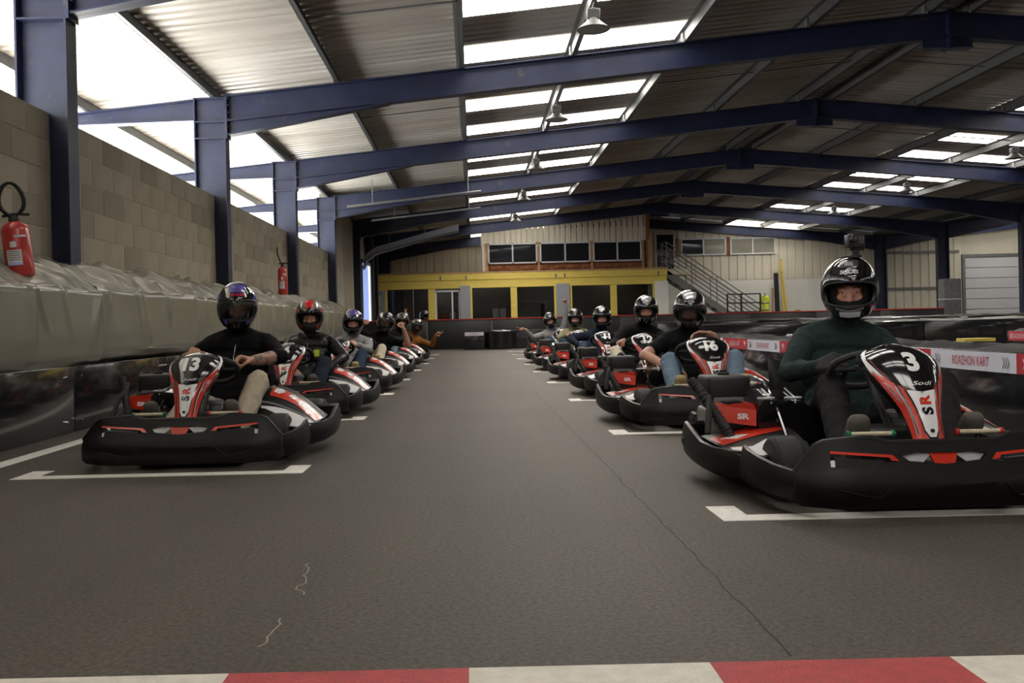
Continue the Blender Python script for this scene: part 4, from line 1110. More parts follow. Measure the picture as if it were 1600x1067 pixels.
    q = MB(); q.lathe([(0.035, 0.27), (0.035, 0.30), (0.045, 0.305), (0.045, 0.325), (0.02, 0.335), (0, 0.335)], (0.05, 0.52, 0), 'Z', 16); ks.append(sub('filler_cap', q, 'kart_grey')); part('fuel_tank', m, 'kart_dark', ks)
    # ---- pedals with rollers
    for s, col in ((-1, 'green_plastic'), (1, 'red_plastic')):
        m = MB(); m.tube([(s * 0.20, 0.30, 0.06), (s * 0.20, 0.22, 0.20), (s * 0.20, 0.175, 0.275)], 0.010, 8); ks = []
        q = MB(); q.lathe([(0.009, -0.075)] + [(0.0095 if i % 2 else 0.0085, -0.07 + 0.14 * i / 22) for i in range(23)] + [(0.009, 0.075)], (s * 0.20, 0.17, 0.283), 'X', 10); ks.append(sub('roller', q, 'cream_roll'))
        for t in (-1, 1):
            q = MB(); q.lathe([(0.011, 0), (0.014, 0.004), (0.013, 0.012), (0.007, 0.016)], (s * 0.20 + t * 0.082 - 0.008, 0.17, 0.283), 'X', 10); ks.append(sub('roller_end', q, col))
        part('pedal', m, 'chrome', ks)
    # ---- wheels
    for x, y, r, w in ((0.43, 0.44, 0.125, 0.11), (-0.43, 0.44, 0.125, 0.11), (0.43, 1.45, 0.125, 0.16), (-0.43, 1.45, 0.125, 0.16)):
        m = MB(); m.lathe([(r * 0.5, -w / 2), (r * 0.86, -w / 2), (r * 0.98, -w * 0.38), (r, -w * 0.2), (r, w * 0.2), (r * 0.98, w * 0.38), (r * 0.86, w / 2), (r * 0.5, w / 2)], (x, y, r), 'X', 24); ks = []
        q = MB(); q.lathe([(r * 0.5, -w * 0.45), (r * 0.42, -w * 0.3), (r * 0.2, -w * 0.25), (r * 0.2, w * 0.25), (r * 0.42, w * 0.3), (r * 0.5, w * 0.45)], (x, y, r), 'X', 16); ks.append(sub('rim', q, 'chrome')); part('wheel', m, 'rubber', ks)
    m = MB(); m.tube([(-0.43, 1.45, 0.125), (0.43, 1.45, 0.125)], 0.02, 8); part('axle', m, 'chrome')
    m = MB(); m.tube([(-0.43, 0.44, 0.125), (-0.3, 0.42, 0.10), (0.3, 0.42, 0.10), (0.43, 0.44, 0.125)], 0.013, 8); part('tie_rod', m, 'chrome')
    # ---- bucket seat
    def seat(a, b):
        an = (a - 0.5) * 2
        y = lerp_tab([(0, 0.86), (0.25, 1.02), (0.42, 1.20), (0.6, 1.33), (1, 1.46)], b); z = lerp_tab([(0, 0.13), (0.25, 0.085), (0.42, 0.10), (0.6, 0.22), (1, 0.50)], b)
        w = lerp_tab([(0, 0.21), (0.4, 0.215), (0.7, 0.21), (1, 0.15)], b)
        wall = abs(an) ** 4 * lerp_tab([(0, 0.05), (0.3, 0.15), (0.5, 0.2), (0.75, 0.12), (1, 0.03)], b)
        return Vector((w * an, y - wall * (0.9 if b > 0.45 else 0.1), z + wall * (0.4 if b > 0.45 else 0.9)))
    m = MB(); m.grid(seat, 20, 22); part('seat', m, 'kart_dark')
    # ---- rear bumper
    path = [(0.47, 1.62, 0.22, 0.11), (0.47, 1.70, 0.225, 0.10), (0.42, 1.77, 0.225, 0.09), (0.25, 1.80, 0.225, 0.08), (0, 1.81, 0.225, 0.08)]
    path = path + [(-a, b, c, d) for a, b, c, d in path[::-1][1:]]
    m = MB(); m.sweep(path, prof); part('rear_bumper', m, 'kart_black')
    # ---- engine side: block, tank shroud with chrome hoops, red cover, air box, hoses
    m = MB(); m.rbox(-0.56, -0.34, 0.98, 1.28, 0.10, 0.30, 0.02)
    for k in range(7): m.rbox(-0.55, -0.35, 1.00 + 0.035 * k, 1.012 + 0.035 * k, 0.30, 0.36, 0.004, seg=1)
    part('engine', m, 'kart_grey')
    m = MB(); m.prism([(-0.575, 0.265), (-0.58, 0.295), (-0.565, 0.335), (-0.43, 0.345), (-0.415, 0.315), (-0.42, 0.245)], 0.80, 0.94, fn=lambda p, q, h: (p, h + (q - 0.25) * 0.1 + (0.06 if p < -0.56 else 0), q)); ks = []
    q = MB(); q.prism([(-0.53, 0.338), (-0.45, 0.345), (-0.46, 0.349), (-0.52, 0.345)], 0.86, 0.98, fn=lambda p, z, h: (p, h, z)); ks.append(sub('vent', q, 'kart_gloss'))
    part('engine_cover', m, 'kart_red', ks)
    m = MB(); m.prism([(-0.415, 0.20), (-0.41, 0.335), (-0.385, 0.362), (-0.22, 0.352), (-0.175, 0.315), (-0.12, 0.27), (-0.15, 0.17)], 0.78, 1.0, fn=lambda p, q, h: (p, h + (0.36 - q) * 0.1, q + (0.035 if h > 0.9 and q > 0.3 else 0))); ks = []
    for x in (-0.36, -0.255):
        q = MB(); q.tube([(x, 0.778, 0.345), (x + 0.008, 0.80, 0.366), (x + 0.02, 0.90, 0.380), (x + 0.03, 0.99, 0.394)], 0.004, 6); ks.append(sub('hoop', q, 'kart_wing'))
    for x in (-0.37, -0.25):
        q = MB(); q.tube([(x + 0.035 * math.cos(t), 0.815 + 0.02 * math.sin(t), 0.366) for t in [2 * math.pi * i / 14 for i in range(14)]], 0.005, 6, closed=True); ks.append(sub('filler_ring', q, 'kart_wing'))
    q = MB(); q.lathe([(0.012, 0), (0.010, -0.006), (0, -0.006)], (-0.33, 0.79, 0.27), 'Y', 8); ks.append(sub('bolt', q, 'chrome'))
    part('tank_shroud', m, 'kart_gloss', ks)
    m = MB(); m.rbox(-0.575, -0.375, 1.0, 1.2, 0.345, 0.455, 0.018); ks = []
    q = MB(); q.lathe([(0.028, 0.455), (0.028, 0.466), (0.016, 0.47), (0.016, 0.478), (0, 0.478)], (-0.475, 1.1, 0), 'Z', 12); ks.append(sub('knob', q, 'black_matt')); part('air_box', m, 'kart_dark', ks)
    pts = [Vector(p) for p in ((-0.655, 0.98, 0.44), (-0.63, 0.93, 0.40), (-0.60, 0.87, 0.33), (-0.555, 0.80, 0.24), (-0.53, 0.76, 0.18))]
    m = MB(); fine = []
    for a, b in zip(pts, pts[1:]): fine += [a.lerp(b, i / 8) for i in range(8)]
    m.tube(fine, [0.024 if i % 2 else 0.019 for i in range(len(fine))], 10); part('hose', m, 'rubber')
    m = MB(); m.tube([(-0.63, 1.0, 0.40), (-0.60, 0.90, 0.37), (-0.62, 0.82, 0.32), (-0.64, 0.78, 0.22)], 0.014, 8); part('hose', m, 'rubber')
    m = MB(); m.lathe([(0.05, -0.10), (0.055, -0.08), (0.055, 0.12), (0.045, 0.15), (0.02, 0.2), (0.02, 0.3)], (-0.40, 1.42, 0.30), 'Y', 14); part('exhaust', m, 'steel_dark')
    return P
mat('kart_wing', (0.42, 0.43, 0.46), 0.3, coat=0.4)
KART = build_kart()

def place_kart(x, y, rz, number, label, group):
    e = empty('go_kart', (x, y, 0), rz)
    tag(e, label, 'go-kart', group)
    for name, me, kids in KART:
        o = link(name, me, e)
        for n2, m2 in kids: link(n2, m2, o)
        if name == 'nose_panel':
            if number:
                text_on('race_number', number, nose_txt(0, 0.725), 'kart_white', o, 0.105, bold=0.05, xs=0.80, sub=8)
            text_on('maker_lettering', 'Sodi', nose_txt(0.01, 0.515), 'kart_white', o, 0.019, bold=0.0, shear=0.4, xs=1.5, sub=4)
            text_on('logo_letter', 'S', nose_txt(0.0, 0.275, rot=True), 'kart_gloss', o, 0.040, bold=0.05, xs=1.35, sub=3)
            text_on('logo_letter', 'R', nose_txt(0.0, 0.37, rot=True), 'kart_red', o, 0.040, bold=0.05, xs=1.25, sub=3)
            for s in (1, -1):
                def side_fn(a, b, s=s):
                    t = 0.43 - a / NOSE_L * 0.9
                    return on_surf(nose, s * (0.83 + 0.012 * 0) + b / 0.12, t, 0.004)
                text_on('side_lettering', 'SODIKART', side_fn, 'kart_wing', o, 0.014, bold=0.0, sub=5)
        if name == 'engine_cover':
            text_on('logo_lettering', 'SR', plane_fn((-0.475, 0.8015, 0.290), (0.997, 0.0, -0.04), (0.04, 0.1, 0.99)), 'kart_white', o, 0.026, bold=0.05, xs=1.4)
    return e

# ================================================================== HELMETS
mat('helmet_black', (0.008, 0.008, 0.009), 0.10, coat=0.8)
mat('helmet_matt', (0.02, 0.02, 0.02), 0.35)
mat('helmet_grey', (0.055, 0.054, 0.05), 0.22, coat=0.5, var=0.2, vscale=20)
mat('helmet_lining', (0.006, 0.006, 0.006), 0.9)
mat('helmet_silver', (0.42, 0.42, 0.43), 0.22, metal=0.4, coat=0.4)
mat('helmet_purple', (0.085, 0.06, 0.30), 0.2, coat=0.6)
mat('helmet_lilac', (0.30, 0.28, 0.42), 0.2, coat=0.6)
mat('helmet_red', (0.50, 0.025, 0.02), 0.22, coat=0.5)
mat('helmet_pink', (0.62, 0.01, 0.10), 0.3)
mat('helmet_blue', (0.05, 0.09, 0.40), 0.25, coat=0.4)
glass_mat('visor', (0.50, 0.50, 0.52), 0.02, 0.06)

def helm(az, el, off=0.0):
    d = Vector((math.sin(az) * math.cos(el), math.cos(az) * math.cos(el), math.sin(el)))
    rf = 0.150 if d.y > 0 else 0.158
    rz = 0.158 if d.z > 0 else 0.182
    r = 1 / math.sqrt((d.x / 0.130) ** 2 + (d.y / rf) ** 2 + (d.z / rz) ** 2)
    g = math.exp(-(az / 0.85) ** 2) * sstep(-0.25, -0.8, el)
    brow = math.exp(-((el - 0.33) / 0.12) ** 2) * math.exp(-(az / 0.9) ** 4) * 0.02
    r *= 1 + 0.09 * g + brow
    if el < -0.3: r *= 1 - 0.05 * sstep(-0.3, -0.9, el) * (1 - math.exp(-(az / 1.0) ** 2))
    return d * (r + off)            # local (x right, forward, up)

def helm_shell(off, haz, hel, cel, emin=-0.95, na=84, ne=46):
    """shell with a rounded eye port cut out and its rim snapped to a smooth curve"""
    bm = bmesh.new(); rows = []
    for j in range(ne + 1):
        el = emin + (1.5 - emin) * j / ne
        rows.append([bm.verts.new((-math.pi + 2 * math.pi * i / na, el, 0)) for i in range(na)])
    f = lambda a, e: abs(a / haz) ** 3 + abs((e - cel) / hel) ** 3
    for j in range(ne):
        for i in range(na):
            q = [rows[j][i], rows[j][(i + 1) % na], rows[j + 1][(i + 1) % na], rows[j + 1][i]]
            ca = sum((v.co.x if i < na - 1 else -math.pi) for v in q) / 4; ce = sum(v.co.y for v in q) / 4
            if f(ca, ce) > 1: bm.faces.new(q)
    bm.faces.new(rows[ne])
    bmesh.ops.delete(bm, geom=[v for v in bm.verts if not v.link_faces], context='VERTS')
    for v in bm.verts:
        if v.is_boundary and v.co.y > emin + 0.01:
            k = f(v.co.x, v.co.y) ** (1 / 3)
            v.co.x /= k; v.co.y = cel + (v.co.y - cel) / k
    for v in bm.verts: v.co = helm(v.co.x, v.co.y, off)
    return bm
def super_ring(haz, hel, cel, n=48):
    pts = []
    for i in range(n):
        t = 2 * math.pi * i / n; c, s = math.cos(t), math.sin(t)
        pts.append((haz * math.copysign(abs(c) ** (2 / 3), c), cel + hel * math.copysign(abs(s) ** (2 / 3), s)))
    return pts
PORT = (1.04, 0.37, -0.19)
_hm = {}
def helmet_meshes(shell_mat):
    if shell_mat in _hm: return _hm[shell_mat]
    m = MB(); m.bm(helm_shell(0, *PORT)); base = m.mesh('shell', shell_mat)
    o = bpy.data.objects.new('shell', base); s = o.modifiers.new('s', 'SOLIDIFY'); s.thickness = 0.02; s.offset = -1; s.use_even_offset = False
    shell = evaluate(o); shell.name = 'shell'; bpy.data.objects.remove(o)
    m = MB(); m.bm(helm_shell(-0.035, 0.64, 0.31, -0.20, emin=-0.85)); lining = m.mesh('lining', 'helmet_lining')
    m = MB(); m.tube([helm(a, e, 0.001) for a, e in super_ring(*PORT)], 0.005, 6, closed=True); seal = m.mesh('port_seal', 'black_matt')
    m = MB()
    ring = super_ring(PORT[0] * 1.07, PORT[1] * 1.08, PORT[2], 40)
    bm = bmesh.new(); fc = bm.faces.new([bm.verts.new((a, e, 0)) for a, e in ring]); bmesh.ops.triangulate(bm, faces=[fc])
    for ax, n, lo, hi in ((0, 20, -1.12, 1.12), (1, 8, -0.6, 0.22)):
        for i in range(1, n):
            co = [0, 0, 0]; co[ax] = lo + (hi - lo) * i / n; no = [0, 0, 0]; no[ax] = 1
            bmesh.ops.bisect_plane(bm, geom=bm.verts[:] + bm.edges[:] + bm.faces[:], plane_co=co, plane_no=no)
    for v in bm.verts: v.co = helm(v.co.x, v.co.y, 0.0045)
    m.bm(bm); visor = m.mesh('visor', 'visor')
    m = MB(); m.grid(lambda a, b: helm(-0.95 + 1.9 * a, 0.19 + 0.22 * b * (1 - 0.55 * abs(2 * a - 1) ** 2), 0.007), 26, 5)
    raised = m.mesh('raised_visor', 'helmet_black')
    _hm[shell_mat] = dict(shell=shell, lining=lining, seal=seal, visor=visor, raised=raised)
    return _hm[shell_mat]
def flip_xy(p): return Vector((p[0], -p[1], p[2]))     # helmet frame -> object frame (forward = -y)
for_surf = lambda a, e: flip_xy(helm(a, e))
STYLE_GFX = {
    'patch': [([(-0.36, 0.62), (0.36, 0.62), (0.75, 1.12), (-0.75, 1.12)], 'A'),
              ([(0.75, 0.34), (1.10, 0.28), (1.25, 0.52), (1.02, 0.60)], 'B'), ([(-0.75, 0.34), (-1.02, 0.60), (-1.25, 0.52), (-1.10, 0.28)], 'B'),
              ([(0.42, -0.55), (0.78, -0.52), (0.62, -0.74), (0.50, -0.80)], 'B'), ([(-0.42, -0.55), (-0.50, -0.80), (-0.62, -0.74), (-0.78, -0.52)], 'B')],
    'slash': [([(-0.30, 0.52), (0.30, 0.52), (0.55, 1.15), (-0.55, 1.15)], 'A'),
              ([(0.45, 0.50), (0.62, 0.50), (1.0, 0.98), (0.80, 1.02)], 'B'), ([(-0.45, 0.50), (-0.80, 1.02), (-1.0, 0.98), (-0.62, 0.50)], 'B'),
              ([(0.72, 0.33), (1.15, 0.27), (1.2, 0.48), (0.85, 0.47)], 'A'), ([(-0.72, 0.33), (-0.85, 0.47), (-1.2, 0.48), (-1.15, 0.27)], 'A'),
              ([(0.45, -0.52), (0.80, -0.50), (0.66, -0.78), (0.55, -0.82)], 'A'), ([(-0.45, -0.52), (-0.55, -0.82), (-0.66, -0.78), (-0.80, -0.50)], 'A')],
    'plain': [([(-0.30, 0.66), (0.30, 0.66), (0.5, 1.0), (-0.5, 1.0)], 'A')],
}
_gfx = {}
def add_helmet(parent, c, yaw, pitch, roll, shell='helmet_black', style='patch', A='helmet_silver', B='helmet_silver', visor='open', word='SHOEI', wordmat='helmet_silver', name='helmet', top=False):
    o_root = bpy.data.objects.new(name, None)
    hm = helmet_meshes(shell)
    o_root = link(name, hm['shell_o'] if 'shell_o' in hm else obj_frame(hm, 'shell'), parent)
    o_root.location = c; o_root.rotation_euler = (pitch, roll, yaw)
    for k, n in (('lining', 'lining'), ('seal', 'port_seal')):
        link(n, obj_frame(hm, k), o_root)
    if visor == 'closed': link('visor', obj_frame(hm, 'visor'), o_root)
    elif visor == 'open': link('raised_visor', obj_frame(hm, 'raised'), o_root)
    for i, (poly, w) in enumerate(STYLE_GFX[style]):
        mm = A if w == 'A' else B
        key = (style, i, mm)
        if key not in _gfx: _gfx[key] = decal_mesh('graphic', for_surf, poly, mm, off=0.0025, nu=10, nt=6)
        link('graphic', _gfx[key], o_root)
    if word:
        text_on('maker_lettering', word, lambda a, b: on_surf(for_surf, a / 0.135, 0.50 + b / 0.145, 0.0045), wordmat, o_root, 0.020, bold=0.03, xs=1.1, sub=5)
    return o_root
def obj_frame(hm, k):
    """helmet meshes are modelled forward = +y; turn them to forward = -y once"""
    kk = k + '_o'
    if kk not in hm:
        me = hm[k]; me.transform(Matrix.Scale(-1, 4, (0, 1, 0))); me.flip_normals(); hm[kk] = me
    return hm[kk]

# ================================================================== PEOPLE
mat('skin', (0.42, 0.215, 0.145), 0.5, var=0.10, vscale=14, bump=0.08, bscale=90)
mat('skin_warm', (0.38, 0.175, 0.105), 0.5, var=0.10, vscale=14, bump=0.08, bscale=90)
mat('skin_face', (0.50, 0.235, 0.17), 0.48, var=0.10, vscale=20, bump=0.06, bscale=120)
mat('skin_tattoo', (0.34, 0.19, 0.14), 0.5, var=0.15, vscale=10, wear=((0.10, 0.075, 0.07), 24, 0.52, 0.60))
mat('eye_white', (0.55, 0.52, 0.50), 0.2); mat('iris', (0.03, 0.035, 0.04), 0.15); mat('brow', (0.10, 0.05, 0.03), 0.8)
def cloth(name, col, b=0.6): mat(name, col, 0.9, spec=0.15, var=0.12, vscale=9, bump=b, bscale=16)
cloth('green_sweat', (0.016, 0.028, 0.028)); cloth('black_cloth', (0.0045, 0.0045, 0.005)); cloth('charcoal', (0.017, 0.016, 0.017)); cloth('grey_hoodie', (0.26, 0.26, 0.265))
cloth('olive', (0.20, 0.20, 0.12)); cloth('navy', (0.016, 0.020, 0.038)); cloth('brown', (0.24, 0.095, 0.022)); cloth('jeans', (0.14, 0.195, 0.26)); cloth('dark_jeans', (0.030, 0.050, 0.095))
cloth('beige', (0.42, 0.36, 0.28)); cloth('cream', (0.55, 0.49, 0.38)); cloth('lavender_grey', (0.30, 0.31, 0.40))
mat('leather', (0.005, 0.005, 0.0055), 0.34, spec=0.3, var=0.2, vscale=10, bump=0.8, bscale=14)
mat('tan_shoe', (0.34, 0.26, 0.13), 0.7, var=0.2, vscale=20); mat('brown_shoe', (0.20, 0.10, 0.04), 0.6); mat('dark_shoe', (0.07, 0.062, 0.05), 0.7, var=0.2, vscale=20); mat('glove', (0.010, 0.010, 0.011), 0.8)
mat('pale_shoe', (0.45, 0.42, 0.36), 0.7)

V = Vector
def ortho(d):
    d = d.normalized(); a = V((0, 0, 1)) if abs(d.z) < 0.9 else V((1, 0, 0)); x = d.cross(a).normalized(); return x, x.cross(d).normalized()
def capsule_geo(p, q, r0, r1, n=12):
    d = (q - p); L = d.length; d = d.normalized() if L > 1e-6 else V((0, 0, 1)); x, y = ortho(d); vs = []; fs = []
    rings = [(p - d * r0 * math.cos(a), r0 * math.sin(a)) for a in (R(25), R(55), R(90))] + [(q + d * r1 * math.cos(a), r1 * math.sin(a)) for a in (R(90), R(55), R(25))]
    for c, r in rings: vs += [c + (x * math.cos(2 * math.pi * j / n) + y * math.sin(2 * math.pi * j / n)) * r for j in range(n)]
    vs += [p - d * r0, q + d * r1]; k = len(rings)
    for i in range(k - 1):
        for j in range(n): fs.append((i * n + j, i * n + (j + 1) % n, (i + 1) * n + (j + 1) % n, (i + 1) * n + j))
    for j in range(n):
        fs.append((k * n, (j + 1) % n, j)); fs.append((k * n + 1, (k - 1) * n + j, (k - 1) * n + (j + 1) % n))
    return vs, fs

class Body:
    def __init__(s): s.mb = MB(); s.prims = []; s.labels = []
    def lab(s, m):
        if m not in s.labels: s.labels.append(m)
        return s.labels.index(m)
    def cap(s, p, q, r0, r1, m):
        p, q = V(p), V(q); vs, fs = capsule_geo(p, q, r0, r1); s.mb.add(vs, fs); s.prims.append(('c', p, q, r0, r1, s.lab(m)))
    def ell(s, c, rad, m, rot=None):
        rot = rot or Matrix.Identity(3); c = V(c); n, k = 16, 10; vs = []; fs = []
        for i in range(1, k):
            el = -math.pi / 2 + math.pi * i / k
            for j in range(n):
                a = 2 * math.pi * j / n; vs.append(c + rot @ V((rad[0] * math.cos(el) * math.cos(a), rad[1] * math.cos(el) * math.sin(a), rad[2] * math.sin(el))))
        vs += [c + rot @ V((0, 0, -rad[2])), c + rot @ V((0, 0, rad[2]))]; z = (k - 1) * n
        for i in range(k - 2):
            for j in range(n): fs.append((i * n + j, i * n + (j + 1) % n, (i + 1) * n + (j + 1) % n, (i + 1) * n + j))
        for j in range(n): fs.append((z, (j + 1) % n, j)); fs.append((z + 1, (k - 2) * n + j, (k - 2) * n + (j + 1) % n))
        s.mb.add(vs, fs); s.prims.append(('e', c, rad, rot, 0, s.lab(m)))
    def finish(s, voxel, parent):
        me0 = s.mb.mesh('body', [])
        o = bpy.data.objects.new('body', me0); r = o.modifiers.new('r', 'REMESH'); r.mode = 'VOXEL'; r.voxel_size = voxel; r.use_smooth_shade = True
        sm = o.modifiers.new('s', 'SMOOTH'); sm.factor = 0.5; sm.iterations = 3 if voxel < 0.008 else 2
        me = evaluate(o); bpy.data.objects.remove(o); bpy.data.meshes.remove(me0)
        n = len(me.polygons); ctr = np.empty(n * 3); me.polygons.foreach_get('center', ctr); ctr = ctr.reshape(-1, 3)
        best = np.full(n, 1e9); idx = np.zeros(n, dtype=np.int32)
        for kind, a, b, c, d, lab in s.prims:
            if kind == 'c':
                A = np.array(a); D = np.array(b) - A; L = max(D @ D, 1e-9); t = np.clip(((ctr - A) @ D) / L, 0, 1)
                dist = np.linalg.norm(ctr - (A + t[:, None] * D), axis=1) - (c + (d - c) * t)
            else:
                q = (ctr - np.array(a)) @ np.array(c) / np.array(b); ln = np.linalg.norm(q, axis=1); dist = (ln - 1) * min(b)
            w = dist < best; best[w] = dist[w]; idx[w] = lab
        if voxel < 0.0105:                                  # cloth creases on the mesh itself
            soft = [('skin' not in l and l not in ('glove',) and 'shoe' not in l) for l in s.labels]
            nv = len(me.vertices); vl_ = np.zeros(nv, dtype=np.int32); cnt = np.array([len(p.vertices) for p in me.polygons]); lv = np.empty(len(me.loops), dtype=np.int32); me.loops.foreach_get('vertex_index', lv)
            vl_[lv] = np.repeat(idx, cnt)
            co = np.empty(nv * 3); me.vertices.foreach_get('co', co); co = co.reshape(-1, 3); no = np.empty(nv * 3); me.vertices.foreach_get('normal', no); no = no.reshape(-1, 3)
            for i in range(nv):
                if soft[vl_[i]]:
                    x, y, z = co[i]; w = noise.noise((x * 5, y * 5, z * 5)) * 0.8
                    h = (0.5 - abs(noise.noise((x * 9 + w, y * 9, z * 12 + w)))) * 0.011 + (0.5 - abs(noise.noise((x * 20 + w, y * 20 + 3, z * 24)))) * 0.004 - 0.006
                    co[i] += no[i] * h
            me.vertices.foreach_set('co', co.ravel())
        me.materials.clear()
        for m in s.labels: me.materials.append(MATS[m])
        me.polygons.foreach_set('material_index', idx); me.polygons.foreach_set('use_smooth', np.ones(n, dtype=bool)); me.update()
        return link('body', me, parent)

def ik(a, b, l1, l2, pole):
    a, b, pole = V(a), V(b), V(pole); d = b - a; L = min(d.length, (l1 + l2) * 0.995); d.normalize()
    x = (l1 * l1 - l2 * l2 + L * L) / (2 * L); h = math.sqrt(max(0, l1 * l1 - x * x)); p = (pole - d * pole.dot(d)).normalized()
    return a + d * x + p * h, a + d * L

FING = {'fist': [(80, 95, 60)] * 4, 'grip': [(58, 72, 45)] * 4, 'relaxed': [(22, 30, 18), (26, 34, 20), (30, 38, 22), (34, 40, 24)], 'flat': [(12, 14, 8)] * 4,
        'point': [(0, 4, 2), (75, 95, 60), (80, 95, 60), (82, 95, 60)], 'peace': [(-4, 4, 2), (-2, 4, 2), (80, 95, 60), (84, 95, 60)], 'thumb': [(80, 95, 60)] * 4}
def hand(B, wrist, f, n, thumb_sgn, pose, m, sc=1.0):
    """f = finger direction, n = side the fingers curl to, thumb on the side f x n * thumb_sgn"""
    f = V(f).normalized(); n = V(n); n = (n - f * n.dot(f)).normalized(); s = f.cross(n) * thumb_sgn; W = V(wrist)
    lens = [(0.044, 0.026, 0.020), (0.048, 0.029, 0.021), (0.045, 0.027, 0.020), (0.036, 0.021, 0.018)]
    for k in range(4):
        base = W + (f * (0.088 - 0.004 * abs(k - 1)) + s * (0.029 - 0.0195 * k)) * sc
        B.cap(W + (f * 0.012 + s * (0.014 - 0.010 * k)) * sc, base, 0.0165 * sc, 0.0125 * sc, m)
        an = 0; p = base; sp = (0.12 if k == 0 else -0.10 if k == 1 else 0) if pose == 'peace' else (0.05 - 0.035 * k)
        for j in range(3):
            an += R(FING[pose][k][j]); d = (f * math.cos(an) + n * math.sin(an) + s * sp * math.cos(an)).normalized()
            q = p + d * lens[k][j] * sc; B.cap(p, q, (0.0098 - 0.0008 * j) * sc, (0.0090 - 0.0008 * j) * sc, m); p = q
    tb = W + (f * 0.022 + s * 0.024 + n * 0.008) * sc
    if pose == 'thumb' or pose == 'point': dirs = [(0.35, 0.85, 0.25), (0.2, 0.95, 0.05), (0.15, 0.98, 0.0)] if pose == 'thumb' else [(0.6, 0.55, 0.45), (0.8, 0.0, 0.6), (0.6, -0.4, 0.6)]
    elif pose in ('grip', 'fist', 'peace'): dirs = [(0.6, 0.55, 0.55), (0.75, -0.1, 0.65), (0.55, -0.55, 0.6)]
    else: dirs = [(0.55, 0.75, 0.25), (0.8, 0.45, 0.2), (0.9, 0.25, 0.2)]
    p = tb
    for j, (a, b, c) in enumerate(dirs):
        q = p + (f * a + s * b + n * c).normalized() * (0.038, 0.031, 0.024)[j] * sc; B.cap(p, q, (0.0145, 0.0115, 0.0100)[j] * sc, (0.0118, 0.0102, 0.0088)[j] * sc, m); p = q

